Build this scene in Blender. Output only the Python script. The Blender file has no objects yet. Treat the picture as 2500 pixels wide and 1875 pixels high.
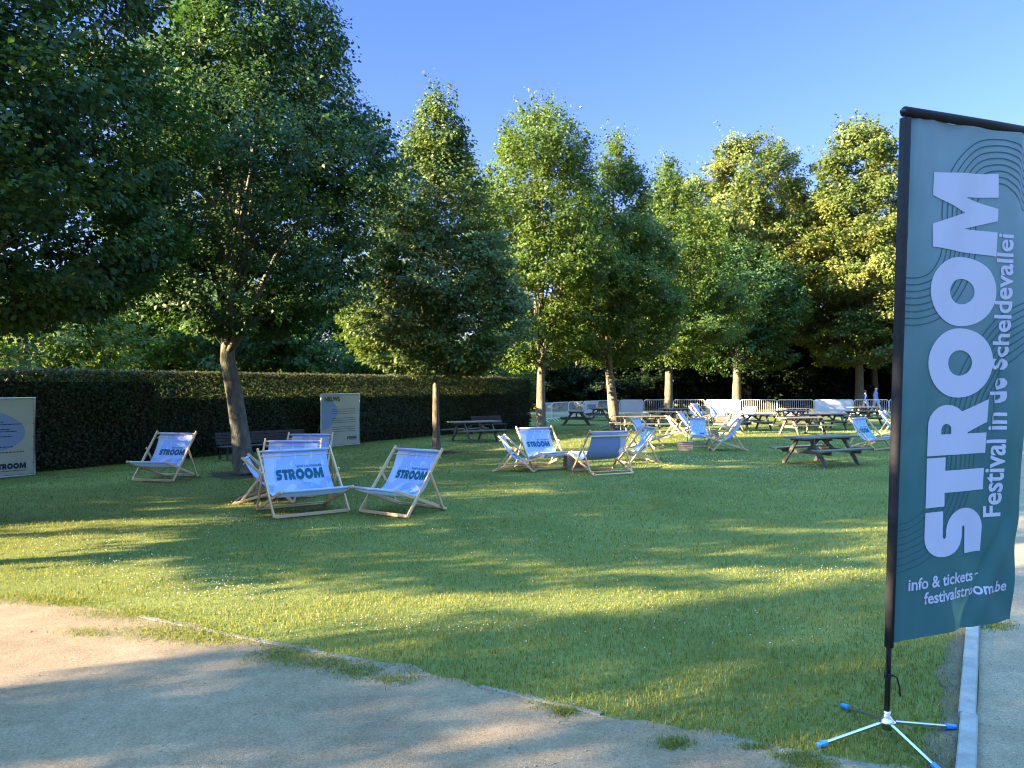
import bpy, bmesh, math, random
import numpy as np
from mathutils import Vector, Matrix
from mathutils.geometry import tessellate_polygon

# ------------------------------------------------------------------ camera, sky, sun, exposure
sc = bpy.context.scene
COL = sc.collection
CAMH, F, HY = 1.85, 1878.0, 942.0            # eye height, focal length and horizon row in 2500 px pictures
R = math.radians
cam = bpy.data.cameras.new('camera')
cam.sensor_width = 36.0
cam.lens = F / 2500 * 36
cam.clip_end = 2000
camo = bpy.data.objects.new('camera', cam); COL.objects.link(camo)
camo.location = (0, 0, CAMH)
camo.rotation_euler = (R(90) + math.atan((HY - 937.5) / F), 0, 0)
sc.camera = camo

SUN_AZ, SUN_EL = R(-108.5), R(15.5)
world = bpy.data.worlds.new("World"); sc.world = world; world.use_nodes = True
wn = world.node_tree.nodes; wl = world.node_tree.links
sky = wn.new('ShaderNodeTexSky'); sky.sky_type = 'NISHITA'; sky.sun_disc = False
sky.sun_elevation = SUN_EL; sky.sun_rotation = SUN_AZ
sky.air_density = 1.25; sky.dust_density = 0.35; sky.ozone_density = 4.0
hs = wn.new('ShaderNodeHueSaturation'); hs.inputs['Saturation'].default_value = 1.12
wl.new(sky.outputs[0], hs.inputs['Color'])
# deeper blue low down, bright high sky overhead
wtc = wn.new('ShaderNodeTexCoord'); wsp = wn.new('ShaderNodeSeparateXYZ'); wl.new(wtc.outputs['Generated'], wsp.inputs[0])
wrp = wn.new('ShaderNodeValToRGB'); we = wrp.color_ramp.elements
we[0].position = .475; we[0].color = (.121, .097, .158, 1); we[1].position = .74; we[1].color = (1.12, .98, .80, 1)
wl.new(wsp.outputs[2], wrp.inputs[0])
wmx = wn.new('ShaderNodeMix'); wmx.data_type = 'RGBA'; wmx.blend_type = 'MULTIPLY'; wmx.inputs[0].default_value = 1
wl.new(hs.outputs[0], wmx.inputs[6]); wl.new(wrp.outputs[0], wmx.inputs[7])
wl.new(wmx.outputs[2], wn['Background'].inputs[0])
wn['Background'].inputs[1].default_value = 0.15

sl = bpy.data.lights.new('sun', 'SUN'); sl.energy = 3.2; sl.angle = R(0.53); sl.color = (1.0, 0.79, 0.48)
so = bpy.data.objects.new('sun', sl); COL.objects.link(so)
SUN = Vector((math.sin(SUN_AZ) * math.cos(SUN_EL), math.cos(SUN_AZ) * math.cos(SUN_EL), math.sin(SUN_EL)))
so.rotation_euler = SUN.to_track_quat('Z', 'Y').to_euler(); so.location = SUN * 60

sc.view_settings.view_transform = 'Standard'; sc.view_settings.look = 'None'
sc.view_settings.gamma = 1.0; sc.view_settings.exposure = 4.3
sc.render.engine = 'CYCLES'
cy = sc.cycles
cy.max_bounces = 7; cy.diffuse_bounces = 4; cy.glossy_bounces = 2; cy.transmission_bounces = 4; cy.transparent_max_bounces = 6
cy.use_denoising = True; cy.denoising_prefilter = 'ACCURATE'; cy.filter_width = 1.15
cy.caustics_reflective = False; cy.caustics_refractive = False

# ------------------------------------------------------------------ helpers
def s2l(c):
    return tuple((v / 12.92 if v <= .04045 else ((v + .055) / 1.055) ** 2.4) for v in (x / 255 for x in c))

def at(px, py):
    """ground point seen at a pixel of the 2500 px photograph"""
    z = CAMH * F / (py - HY)
    return ((px - 1250) / F * z, z)

def mat(name, col, rough=.7, spec=.3, var=None, nscale=6.0, bump=0.0, bscale=40.0, stretch=None, trans=0.0, tcol=None, metal=0.0, coord='Object', detail=5.0):
    m = bpy.data.materials.new(name); m.use_nodes = True
    nt = m.node_tree; n = nt.nodes; l = nt.links
    b = n['Principled BSDF']; out = n['Material Output']
    b.inputs['Roughness'].default_value = rough; b.inputs['Metallic'].default_value = metal
    b.inputs['Specular IOR Level'].default_value = spec
    b.inputs['Base Color'].default_value = (*col, 1)
    tc = n.new('ShaderNodeTexCoord'); mp = n.new('ShaderNodeMapping')
    l.new(tc.outputs[coord], mp.inputs[0])
    if stretch: mp.inputs['Scale'].default_value = stretch
    src = None
    if var:
        nz = n.new('ShaderNodeTexNoise'); nz.inputs['Scale'].default_value = nscale; nz.inputs['Detail'].default_value = detail
        nz.inputs['Roughness'].default_value = .65
        l.new(mp.outputs[0], nz.inputs['Vector'])
        rp = n.new('ShaderNodeValToRGB'); rp.color_ramp.elements[0].position = .3; rp.color_ramp.elements[1].position = .7
        rp.color_ramp.elements[0].color = (*col, 1); rp.color_ramp.elements[1].color = (*var, 1)
        l.new(nz.outputs[0], rp.inputs[0]); l.new(rp.outputs[0], b.inputs['Base Color']); src = rp.outputs[0]
    if bump:
        nb = n.new('ShaderNodeTexNoise'); nb.inputs['Scale'].default_value = bscale; nb.inputs['Detail'].default_value = 6
        l.new(mp.outputs[0], nb.inputs['Vector'])
        bp = n.new('ShaderNodeBump'); bp.inputs['Strength'].default_value = min(1, bump); bp.inputs['Distance'].default_value = .02
        l.new(nb.outputs[0], bp.inputs['Height']); l.new(bp.outputs[0], b.inputs['Normal'])
    if trans:
        t = n.new('ShaderNodeBsdfTranslucent'); t.inputs[0].default_value = (*(tcol or col), 1)
        if src is not None and tcol is None: l.new(src, t.inputs[0])
        mx = n.new('ShaderNodeMixShader'); mx.inputs[0].default_value = trans
        l.new(b.outputs[0], mx.inputs[1]); l.new(t.outputs[0], mx.inputs[2]); l.new(mx.outputs[0], out.inputs[0])
    return m

def leafmat(name, stops, tstops=None, trans=.35, rough=.5, spec=.2):
    """leaf colours picked per leaf through the face attribute 'lv'"""
    m = bpy.data.materials.new(name); m.use_nodes = True
    nt = m.node_tree; n = nt.nodes; l = nt.links
    b = n['Principled BSDF']; out = n['Material Output']
    b.inputs['Roughness'].default_value = rough; b.inputs['Specular IOR Level'].default_value = spec
    a = n.new('ShaderNodeAttribute'); a.attribute_name = 'lv'
    def ramp(st):
        rp = n.new('ShaderNodeValToRGB'); e = rp.color_ramp.elements
        while len(e) < len(st): e.new(.5)
        for k, (p, c) in enumerate(st): e[k].position = p; e[k].color = (*c, 1)
        l.new(a.outputs['Fac'], rp.inputs[0]); return rp
    r1 = ramp(stops); l.new(r1.outputs[0], b.inputs['Base Color'])
    r2 = ramp(tstops or [(p, (c[0] * 1.5, c[1] * 1.5, c[2] * .7)) for p, c in stops])
    t = n.new('ShaderNodeBsdfTranslucent'); l.new(r2.outputs[0], t.inputs[0])
    mx = n.new('ShaderNodeMixShader'); mx.inputs[0].default_value = trans
    l.new(b.outputs[0], mx.inputs[1]); l.new(t.outputs[0], mx.inputs[2]); l.new(mx.outputs[0], out.inputs[0])
    return m

def gravel(name, c0, c1, sc):
    m = mat(name, c0, .95, .1, c1, sc, .45, 150, detail=10)
    nt = m.node_tree; n = nt.nodes; l = nt.links; b = n['Principled BSDF']
    src = b.inputs['Base Color'].links[0].from_socket; mp = [q for q in n if q.type == 'MAPPING'][0]
    last = src
    for scale, lo, hi in ((60., .80, 1.16), (7., .90, 1.08), (190., .66, 1.34)):
        nz = n.new('ShaderNodeTexNoise'); nz.inputs['Scale'].default_value = scale; nz.inputs['Detail'].default_value = 4; l.new(mp.outputs[0], nz.inputs['Vector'])
        mr = n.new('ShaderNodeMapRange'); mr.inputs[1].default_value = .32; mr.inputs[2].default_value = .68; mr.inputs[3].default_value = lo; mr.inputs[4].default_value = hi
        l.new(nz.outputs[0], mr.inputs[0])
        mx = n.new('ShaderNodeMix'); mx.data_type = 'RGBA'; mx.blend_type = 'MULTIPLY'; mx.inputs[0].default_value = 1
        l.new(last, mx.inputs[6]); l.new(mr.outputs[0], mx.inputs[7]); last = mx.outputs[2]
    l.new(last, b.inputs['Base Color'])
    return m

class MB:
    def __init__(s): s.v = []; s.f = []
    def add(s, vs, fs):
        k = len(s.v); s.v += [tuple(p) for p in vs]; s.f += [tuple(i + k for i in f) for f in fs]; return s
    def box(s, c, d, m=None):
        x, y, z = (q / 2 for q in d)
        p = [Vector((i * x, j * y, k * z)) for i in (-1, 1) for j in (-1, 1) for k in (-1, 1)]
        if m is not None: p = [m @ q for q in p]
        c = Vector(c)
        return s.add([q + c for q in p], [(0, 1, 3, 2), (4, 6, 7, 5), (0, 4, 5, 1), (2, 3, 7, 6), (0, 2, 6, 4), (1, 5, 7, 3)])
    def bar(s, p, q, w, h, side=(0, 1, 0), ch=.12):
        """square-section bar with chamfered long edges; w along side"""
        p, q = Vector(p), Vector(q); d = (q - p).normalized(); sd = Vector(side)
        sd = (sd - d * sd.dot(d)).normalized(); u = d.cross(sd)
        a, b = w / 2, h / 2; e = min(a, b) * ch * 2
        prof = [(a, b - e), (a - e, b), (-a + e, b), (-a, b - e), (-a, -b + e), (-a + e, -b), (a - e, -b), (a, -b + e)]
        vs = [o + sd * x + u * y for o in (p, q) for x, y in prof]; n = 8
        fs = [(i, (i + 1) % n, (i + 1) % n + n, i + n) for i in range(n)] + [tuple(range(n - 1, -1, -1)), tuple(range(n, 2 * n))]
        return s.add(vs, fs)
    def tube(s, pts, rad, n=8, caps=True):
        pts = [Vector(p) for p in pts]; N = len(pts)
        if not hasattr(rad, '__len__'): rad = [rad] * N
        vs = []; ref = None
        for i, p in enumerate(pts):
            d = (pts[min(i + 1, N - 1)] - pts[max(i - 1, 0)]).normalized()
            if ref is None: ref = Vector((1, 0, 0)) if abs(d.x) < .8 else Vector((0, 1, 0))
            a = (ref - d * ref.dot(d)).normalized(); b = d.cross(a); ref = a
            vs += [p + (a * math.cos(2 * math.pi * k / n) + b * math.sin(2 * math.pi * k / n)) * rad[i] for k in range(n)]
        fs = [(i * n + k, i * n + (k + 1) % n, (i + 1) * n + (k + 1) % n, (i + 1) * n + k) for i in range(N - 1) for k in range(n)]
        if caps: fs += [tuple(range(n - 1, -1, -1)), tuple(range((N - 1) * n, N * n))]
        return s.add(vs, fs)
    def lathe(s, c, prof, n=20, axis='Z'):
        c = Vector(c); vs = []
        for r, z in prof:
            vs += [c + Vector((r * math.cos(2 * math.pi * k / n), r * math.sin(2 * math.pi * k / n), z)) for k in range(n)]
        fs = [(i * n + k, i * n + (k + 1) % n, (i + 1) * n + (k + 1) % n, (i + 1) * n + k) for i in range(len(prof) - 1) for k in range(n)]
        fs += [tuple(range(n - 1, -1, -1)), tuple(range((len(prof) - 1) * n, len(prof) * n))]
        return s.add(vs, fs)
    def mesh(s, name, m, smooth=False):
        me = bpy.data.meshes.new(name); me.from_pydata(s.v, [], s.f); me.update()
        for mm in (m if isinstance(m, (list, tuple)) else [m]): me.materials.append(mm)
        if smooth: me.shade_smooth()
        return me
    def build(s, name, m, parent=None, smooth=False):
        return link(name, s.mesh(name, m, smooth), parent)

def link(name, me, parent=None):
    o = bpy.data.objects.new(name, me); COL.objects.link(o)
    if parent is not None: o.parent = parent
    return o
def tag(o, label=None, cat=None, group=None, kind=None):
    if label: o['label'] = label
    if cat: o['category'] = cat
    if group: o['group'] = group
    if kind: o['kind'] = kind
    return o
def thing(name, label, cat, loc, rz=0., group=None):
    o = bpy.data.objects.new(name, None); COL.objects.link(o); o.empty_display_size = .1
    o.location = (loc[0], loc[1], loc[2] if len(loc) > 2 else 0); o.rotation_euler = (0, 0, rz)
    return tag(o, label, cat, group)
def npmesh(name, V, Fq, m, lv=None, smooth=False):
    """mesh from numpy arrays; Fq is (n,3) or (n,4)"""
    me = bpy.data.meshes.new(name); k = Fq.shape[1]
    me.vertices.add(len(V)); me.vertices.foreach_set('co', V.astype(np.float32).ravel())
    me.loops.add(Fq.size); me.loops.foreach_set('vertex_index', Fq.astype(np.int32).ravel())
    me.polygons.add(len(Fq)); me.polygons.foreach_set('loop_start', np.arange(0, Fq.size, k, dtype=np.int32))
    if lv is not None:
        a = me.attributes.new('lv', 'FLOAT', 'FACE'); a.data.foreach_set('value', np.clip(lv, 0, 1).astype(np.float32))
    me.materials.append(m); me.update(calc_edges=True); me.validate()
    if smooth: me.shade_smooth()
    return me
def unit(a): return a / np.maximum(np.linalg.norm(a, axis=-1, keepdims=True), 1e-9)
def leaves(name, P, N, T, L, m, lv, wr=.72):
    """kite-shaped leaves at P, normal N, growing along T, length L"""
    N = unit(N); T = unit(T - N * (T * N).sum(1, keepdims=True)); B = np.cross(N, T); L = L[:, None]
    V = np.stack([P, P + T * L * .42 + B * L * wr * .5 + N * L * .07, P + T * L - N * L * .14, P + T * L * .42 - B * L * wr * .5 + N * L * .07], 1)
    return npmesh(name, V.reshape(-1, 3), np.arange(len(P) * 4).reshape(-1, 4), m, lv)
def vnoise(rng, n=5, amp=1., dim=2, fr=(.5, 2.)):
    K = rng.normal(size=(n, dim)); K = unit(K) * rng.uniform(*fr, size=(n, 1)); ph = rng.uniform(0, 6.28, n)
    return lambda X: amp * np.sin(X @ K.T + ph).sum(1) / math.sqrt(n)

# ------------------------------------------------------------------ materials
M = dict(
    lawn=mat('lawn_soil_grass', (.078, .094, .024), .9, .1, (.142, .155, .044), .55, .6, 60),
    dirt=gravel('gravel_dirt', (.142, .103, .066), (.232, .175, .118), .8),
    pathr=gravel('pale_gravel', (.20, .155, .108), (.275, .22, .158), 1.6),
    stone=mat('kerb_concrete', (.19, .185, .18), .9, .15, (.29, .28, .27), 7, .5, 60),
    edging=mat('edging_stone', (.11, .10, .085), .95, .1, (.19, .18, .16), 9, .5, 60),
    verge=gravel('verge_soil', (.085, .068, .045), (.15, .125, .085), 1.5),
    soil=mat('bare_soil', (.035, .028, .02), 1, .05, (.075, .06, .042), 9, .6, 50),
    bark=mat('bark', (.065, .053, .038), .95, .1, (.17, .148, .11), 5, 1., 14, stretch=(3, 3, .7)),
    bark2=mat('bark_lichen', (.045, .042, .032), .95, .1, (.14, .138, .112), 4, 1., 16, stretch=(2.5, 2.5, .9)),
    wood=mat('beech_rail', (.46, .30, .165), .5, .3, (.56, .39, .23), 9, .15, 50, stretch=(1, 1, 6)),
    canvas=mat('deck_canvas', (.37, .45, .66), .8, .2, (.43, .50, .70), 3, .12, 90, trans=.22, tcol=(.6, .62, .65)),
    teal=mat('teal_print', (.010, .075, .105), .75, .2),
    blob=mat('pale_blue_print', (.23, .33, .60), .8, .2),
    blobl=mat('lilac_print', (.32, .38, .64), .8, .2),
    line=mat('line_print', (.14, .20, .36), .8, .2),
    grey=mat('weathered_plank', (.085, .075, .062), .85, .2, (.16, .145, .12), 7, .4, 30, stretch=(1, 7, 7)),
    dark=mat('dark_bench_wood', (.020, .019, .022), .5, .35, (.035, .032, .034), 8, .2, 30),
    iron=mat('cast_iron', (.02, .02, .022), .5, .5),
    galv=mat('galvanised_steel', (.50, .51, .52), .45, .5, (.60, .61, .62), 12, 0, metal=.15),
    sheet=mat('white_cover', (.52, .53, .58), .7, .3, (.60, .61, .66), 2, .3, 6, trans=.2),
    crate=mat('crate_wood', (.22, .15, .105), .85, .2, (.36, .28, .21), 6, .4, 30, stretch=(2, 2, 9)),
    board=mat('banner_board', (.31, .345, .25), .7, .3, (.35, .385, .29), 2, .05, 40),
    boardb=mat('banner_blue', (.17, .26, .38), .7, .3),
    frame=mat('white_tube', (.42, .42, .40), .4, .5),
    ink=mat('dark_ink', (.018, .03, .042), .7, .2),
    flagline=mat('flag_line', (.028, .080, .098), .7, .2),
    black=mat('black_fabric', (.012, .012, .015), .8, .2, (.02, .02, .024), 30, .2, 200),
    pole=mat('black_pole', (.012, .012, .015), .35, .5),
    chrome=mat('chrome', (.62, .63, .65), .22, .5, metal=1.),
    cap=mat('blue_plastic', (.02, .20, .72), .4, .5),
    white=mat('white_print', (.47, .49, .62), .7, .2, trans=.15),
    clover=mat('clover_flower', (.42, .42, .36), .8, .2),
    pebble=mat('pebble', (.09, .08, .065), .9, .2, (.26, .235, .20), 30, 0, coord='Object'),
    skin=mat('skin', (.55, .33, .24), .6, .3),
    shirt=mat('blue_shirt', (.16, .22, .50), .85, .2),
    vest=mat('navy_vest', (.03, .05, .16), .85, .2),
    sleeve=mat('pale_blue_sleeve', (.42, .52, .66), .85, .2),
    jeans=mat('light_jeans', (.26, .36, .52), .85, .2, (.34, .44, .58), 8),
    slack=mat('pale_trousers', (.66, .56, .52), .85, .2),
    hair=mat('brown_hair', (.07, .035, .02), .7, .3),
    shoe=mat('dark_shoe', (.03, .03, .035), .6, .3),
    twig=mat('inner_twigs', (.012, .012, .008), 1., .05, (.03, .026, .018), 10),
)
LM = dict(
    row=leafmat('lime_leaf', [(0, (.016, .040, .013)), (.5, (.032, .072, .020)), (1, (.075, .125, .030))], trans=.33),
    bract=leafmat('silver_lime_leaf', [(0, (.034, .060, .018)), (.5, (.072, .112, .034)), (.85, (.13, .16, .055)), (1, (.30, .26, .14))], trans=.3),
    fresh=leafmat('fresh_lime_leaf', [(0, (.032, .062, .012)), (.5, (.068, .112, .020)), (1, (.130, .170, .034))], trans=.38),
    flower=leafmat('flowering_lime_leaf', [(0, (.036, .062, .015)), (.45, (.080, .112, .026)), (.75, (.15, .165, .045)), (1, (.23, .22, .075))], trans=.3),
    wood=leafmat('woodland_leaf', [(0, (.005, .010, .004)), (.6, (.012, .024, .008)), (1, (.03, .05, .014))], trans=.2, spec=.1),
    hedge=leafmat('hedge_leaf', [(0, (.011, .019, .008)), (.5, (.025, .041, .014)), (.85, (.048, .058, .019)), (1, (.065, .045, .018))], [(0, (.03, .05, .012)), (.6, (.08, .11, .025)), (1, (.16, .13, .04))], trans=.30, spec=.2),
    mid=leafmat('hornbeam_leaf', [(0, (.022, .050, .014)), (.5, (.045, .090, .022)), (1, (.10, .16, .035))], trans=.36),
    grass=leafmat('grass_blade', [(0, (.082, .100, .019)), (.55, (.158, .172, .036)), (.85, (.235, .215, .062)), (1, (.29, .25, .12))], trans=.30, rough=.8, spec=.06),
)
# ------------------------------------------------------------------ ground
HD = Vector((.528, .849, 0)); HN = Vector((.849, -.528, 0))      # hedge direction and its lawn-side normal
def P2(px, py): return Vector((*at(px, py), 0))
EDGE = [P2(-700, 1372), P2(0, 1458), P2(340, 1505), P2(633, 1565), P2(960, 1627), P2(1175, 1678), P2(1470, 1746), P2(1750, 1797), P2(2150, 1875)]
EDGE = [EDGE[0] + (EDGE[0] - EDGE[1]).normalized() * 14] + EDGE
EDGE.append(EDGE[-1] + (EDGE[-1] - EDGE[-2]).normalized() * .42)
EX = np.array([p.x for p in EDGE]); EY = np.array([p.y for p in EDGE])
def edge_y(x): return np.interp(x, EX, EY)
def kerb_x(y): return 2.15 + .6186 * (y - 3.72)

def sheet(name, poly, z, m, kind='structure'):
    b = MB(); b.add([(x, y, z) for x, y in poly], [tuple(range(len(poly)))])
    return tag(b.build(name, m), kind=kind)
g = MB(); g.add([(-900, -600, 0), (900, -600, 0), (900, 1300, 0), (-900, 1300, 0)], [(0, 1, 2, 3)])
tag(g.build('lawn', M['lawn']), kind='structure')
rg = np.random.default_rng(5)
pe = []
for x in np.arange(-24, 2.12, .05):
    y = float(edge_y(x)) + .03 + .035 * math.sin(x * 7.1) + .03 * math.sin(x * 17.3 + 1) + float(rg.normal()) * .008
    pe.append((x, y))
tag(link('path', None), kind='structure') if False else None
xr = 2.12
sheet('path', [(-24, -14)] + pe + [(kerb_x(3.5) - .02, 3.5), (kerb_x(-8) - .02, -8), (kerb_x(-14), -14)], .004, M['dirt'])
rp = []
for y in np.arange(-14, 49, .25):
    rp.append((kerb_x(y) + .075 + .02 * math.sin(y * 3), y))
far = [(x + 5.5 + .08 * math.sin(y * 2.1), y) for x, y in rp[::-1]]
sheet('gravel_path', rp + [(kerb_x(49) + 2, 53), (60, 53), (60, 48.5)] + far, .004, M['pathr'])
sheet('sandy_path', [(-2, 49.9), (kerb_x(49.9) + 1.9, 49.9), (kerb_x(53) + 1.2, 53.0), (-2, 53.2)], .004, M['pathr'])

SOIL = [(*at(599, 1158), .75), (*at(1066, 1105), .62), (*at(1322, 1060), .6), (*at(1503, 1050), .6)]
sb = MB()
for k, (x, y, r) in enumerate(SOIL):
    sb.add([(x + r * (1 + .12 * math.sin(3 * q + k) + .08 * math.sin(7 * q)) * math.cos(q), y + r * (1 + .12 * math.sin(3 * q + k) + .08 * math.sin(7 * q)) * math.sin(q), .004) for q in np.linspace(0, 6.283, 37)[:-1]], [tuple(range(36))])
tag(sb.build('bare_soil', M['soil']), kind='structure')
ks = [(kerb_x(q) - .012, q) for q in np.linspace(3.6, 7.2, 40)]
sheet('worn_soil_strip', ks + [(kerb_x(q) - .15 - .03 * math.sin(q * 5.3) - .02 * math.sin(q * 13) - .012 * math.sin(q * 41), q) for q in np.linspace(7.2, 3.6, 120)], .004, M['verge'])
# kerb of separate stones on the right, thin edging strip in front
kb = MB(); y = 2.6; rk = random.Random(2)
while y < 47:
    ln = .98
    a = Vector((kerb_x(y) + .038, y, .012)); d = HD * (ln - .012)
    o = rk.uniform(-.006, .006)
    kb.bar(a + Vector((o, 0, o)), a + d + Vector((o, 0, -o)), .085, .07, HN, .1)
    y += ln * HD.y
tag(kb.build('kerb', M['stone']), kind='structure')
es = MB()
for i in range(1, len(EDGE) - 1):
    a, b = EDGE[i], EDGE[i + 1]; d = b - a; nn = max(1, int(d.length / .9))
    for k in range(nn):
        p, q = a + d * (k / nn), a + d * ((k + 1) / nn - .008)
        zz = -.0075 + .004 * math.sin(i * 2.3 + k * 1.7) - (.014 if i in (1, 2, 5, 7) and k % 3 != 1 else 0)
        es.bar(p + Vector((0, 0, zz)), q + Vector((0, 0, zz)), .042, .03, d.cross(Vector((0, 0, 1))), .15)
tag(es.build('path_edging', M['edging']), kind='structure')

# grass blades: dense near the camera, larger and sparser away from it
def on_path(x, y, wob):
    return (y < edge_y(x) - .03 + wob) | ((x > kerb_x(y) - .02 + wob * .4) & (x < kerb_x(y) + 5.6))
def blades(x, y, wid, hgt, lv, rng, name, label):
    n = len(x); az = rng.uniform(0, 6.283, n); lean = rng.uniform(.15, .95, n)
    dx, dy = np.cos(az), np.sin(az); sx, sy = -dy, dx
    base = np.stack([x, y, np.full(n, -.004)], 1); S = np.stack([sx, sy, 0 * sx], 1) * (wid / 2)[:, None]; D = np.stack([dx, dy, 0 * dx], 1)
    up = np.array([0, 0, 1.])
    mid = base + D * (hgt * lean * .28)[:, None] + up * (hgt * .62)[:, None]
    tip = base + D * (hgt * lean * .95)[:, None] + up * (hgt * (1.02 - .42 * lean))[:, None]
    V = np.stack([base - S, base + S, mid - S * .8, mid + S * .8, tip], 1).reshape(-1, 3)
    i = np.arange(n)[:, None] * 5
    Fq = np.concatenate([i + np.array([[0, 1, 3]]), i + np.array([[0, 3, 2]]), i + np.array([[2, 3, 4]])], 1).reshape(-1, 3)
    o = link(name, npmesh(name, V, Fq, LM['grass'], np.repeat(lv, 3)))
    return tag(o, label, 'grass', kind='stuff')
rng = np.random.default_rng(11)
n = 430000
Zs = np.exp(rng.uniform(math.log(3.0), math.log(36), n)); Xs = rng.uniform(-.86, .80, n) * Zs
fn = vnoise(rng, 7, .5, 2, (.5, 2.2)); fn2 = vnoise(rng, 7, .5, 2, (3, 9))
XY = np.stack([Xs, Zs], 1); low = fn(XY); hi = fn2(XY)
keep = ~on_path(Xs, Zs, .045 * hi + .035 * low + .03 * rng.normal(size=n))
keep &= ~((Zs < 7.2) & (Xs > kerb_x(Zs) - .12 - .03 * np.sin(Zs * 5.3) - .02 * np.sin(Zs * 13) + .03 * rng.normal(size=n)) & (rng.random(n) < .82))
for x, y, r in SOIL: keep &= np.hypot(Xs - x, Zs - y) > r * (.86 + .12 * hi)
Xs, Zs, low, hi = Xs[keep], Zs[keep], low[keep], hi[keep]; n = len(Xs)
sz = np.maximum(1, Zs / 7) ** .85
lv = .38 + .16 * low + .12 * hi + rng.normal(size=n) * .20 + (rng.random(n) < .05) * .5
blades(Xs, Zs, .0042 * sz * rng.uniform(.6, 1.3, n), (.036 + .012 * hi + .006 * low) * np.maximum(1, Zs / 14) ** .35 * rng.uniform(.5, 1.25, n), lv, rng, 'grass', 'short green lawn grass covering the whole park lawn')
# tufts that have crept onto the dirt path
px, py = [], []
for cx, cy_, rx, ry, k in [(215, 1545, 60, 12, 300), (120, 1470, 130, 10, 700), (60, 1462, 90, 10, 500), (300, 1500, 120, 16, 900), (420, 1545, 120, 20, 1500), (520, 1560, 90, 18, 900), (690, 1600, 70, 22, 900), (790, 1620, 80, 16, 600), (870, 1640, 60, 16, 500), (1380, 1738, 30, 12, 400), (1645, 1816, 36, 12, 450), (1330, 1722, 40, 14, 120), (1950, 1850, 60, 14, 400), (1990, 1870, 50, 10, 300), (1850, 1825, 60, 8, 200), (960, 1660, 60, 12, 300), (2430, 1530, 40, 10, 400)]:
    for _ in range(int(k * 1.8)):
        x, y = at(cx + rng.normal() * rx * .6, cy_ + rng.normal() * ry * .6); px.append(x); py.append(y)
px, py = np.array(px), np.array(py); n2 = len(px)
blades(px, py, .0045 * rng.uniform(.6, 1.3, n2), .028 * rng.uniform(.5, 1.3, n2), .45 + rng.normal(size=n2) * .15, rng, 'path_weeds', 'scattered green tufts of weeds creeping onto the dirt path')

# white clover heads in drifts
cx = []
for (a, b, rx, ry, k) in [(330, 1390, 260, 40, 420), (520, 1440, 150, 40, 260), (610, 1280, 240, 26, 260), (1150, 1300, 320, 40, 150), (1240, 1540, 240, 26, 60), (1930, 1150, 130, 16, 330), (1880, 1180, 160, 22, 160), (1700, 1125, 130, 12, 330), (1640, 1120, 90, 10, 160), (1500, 1200, 330, 40, 200), (1980, 1400, 190, 40, 170), (1350, 1330, 320, 50, 160), (700, 1230, 200, 20, 120), (1600, 1480, 400, 90, 70), (1750, 1560, 380, 60, 60), (250, 1330, 240, 30, 200), (950, 1530, 200, 30, 60)]:
    for _ in range(int(k * .6)):
        x, y = at(a + rng.normal() * rx * .6, max(1030, b + rng.normal() * ry * .6))
        if not on_path(np.array([x]), np.array([y]), .1)[0]: cx.append((x, y))
cx = np.array(cx); n3 = len(cx)
oc = np.array([(1, 0, 0), (-1, 0, 0), (0, 1, 0), (0, -1, 0), (0, 0, .8), (0, 0, -.8)], float)
of = np.array([(0, 2, 4), (2, 1, 4), (1, 3, 4), (3, 0, 4), (2, 0, 5), (1, 2, 5), (3, 1, 5), (0, 3, 5)])
r = (.0060 * np.maximum(1, cx[:, 1] / 9) ** .75 * rng.uniform(.6, 1.25, n3))[:, None, None]
cz = rng.uniform(.025, .05, n3)
V = oc[None] * r + np.concatenate([cx, cz[:, None]], 1)[:, None, :]
tag(link('clover_flowers', npmesh('clover_flowers', V.reshape(-1, 3), (of[None] + np.arange(n3)[:, None, None] * 6).reshape(-1, 3), M['clover'])),
    'tiny white clover flowers dotted in drifts through the lawn grass', 'clover', kind='stuff')
# pebbles on the dirt path
n4 = 14000
Zp = np.exp(rng.uniform(math.log(2.9), math.log(8), n4)); Xp = rng.uniform(-.8, .75, n4) * Zp
k = (Zp < edge_y(Xp) - .05) | (Xp > kerb_x(Zp) + .1); Xp, Zp = Xp[k], Zp[k]; n4 = len(Xp)
r = (np.exp(rng.normal(-6.0, .45, n4)))[:, None, None]
V = oc[None] * (r * rng.uniform(.6, 1.3, (n4, 6, 1))) * np.array([1, 1, .6]) + np.stack([Xp, Zp, np.full(n4, .006)], 1)[:, None, :]
tag(link('pebbles', npmesh('pebbles', V.reshape(-1, 3), (of[None] + np.arange(n4)[:, None, None] * 6).reshape(-1, 3), M['pebble'])),
    'loose small pebbles and grit strewn over the dirt path', 'pebbles', kind='stuff')

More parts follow.
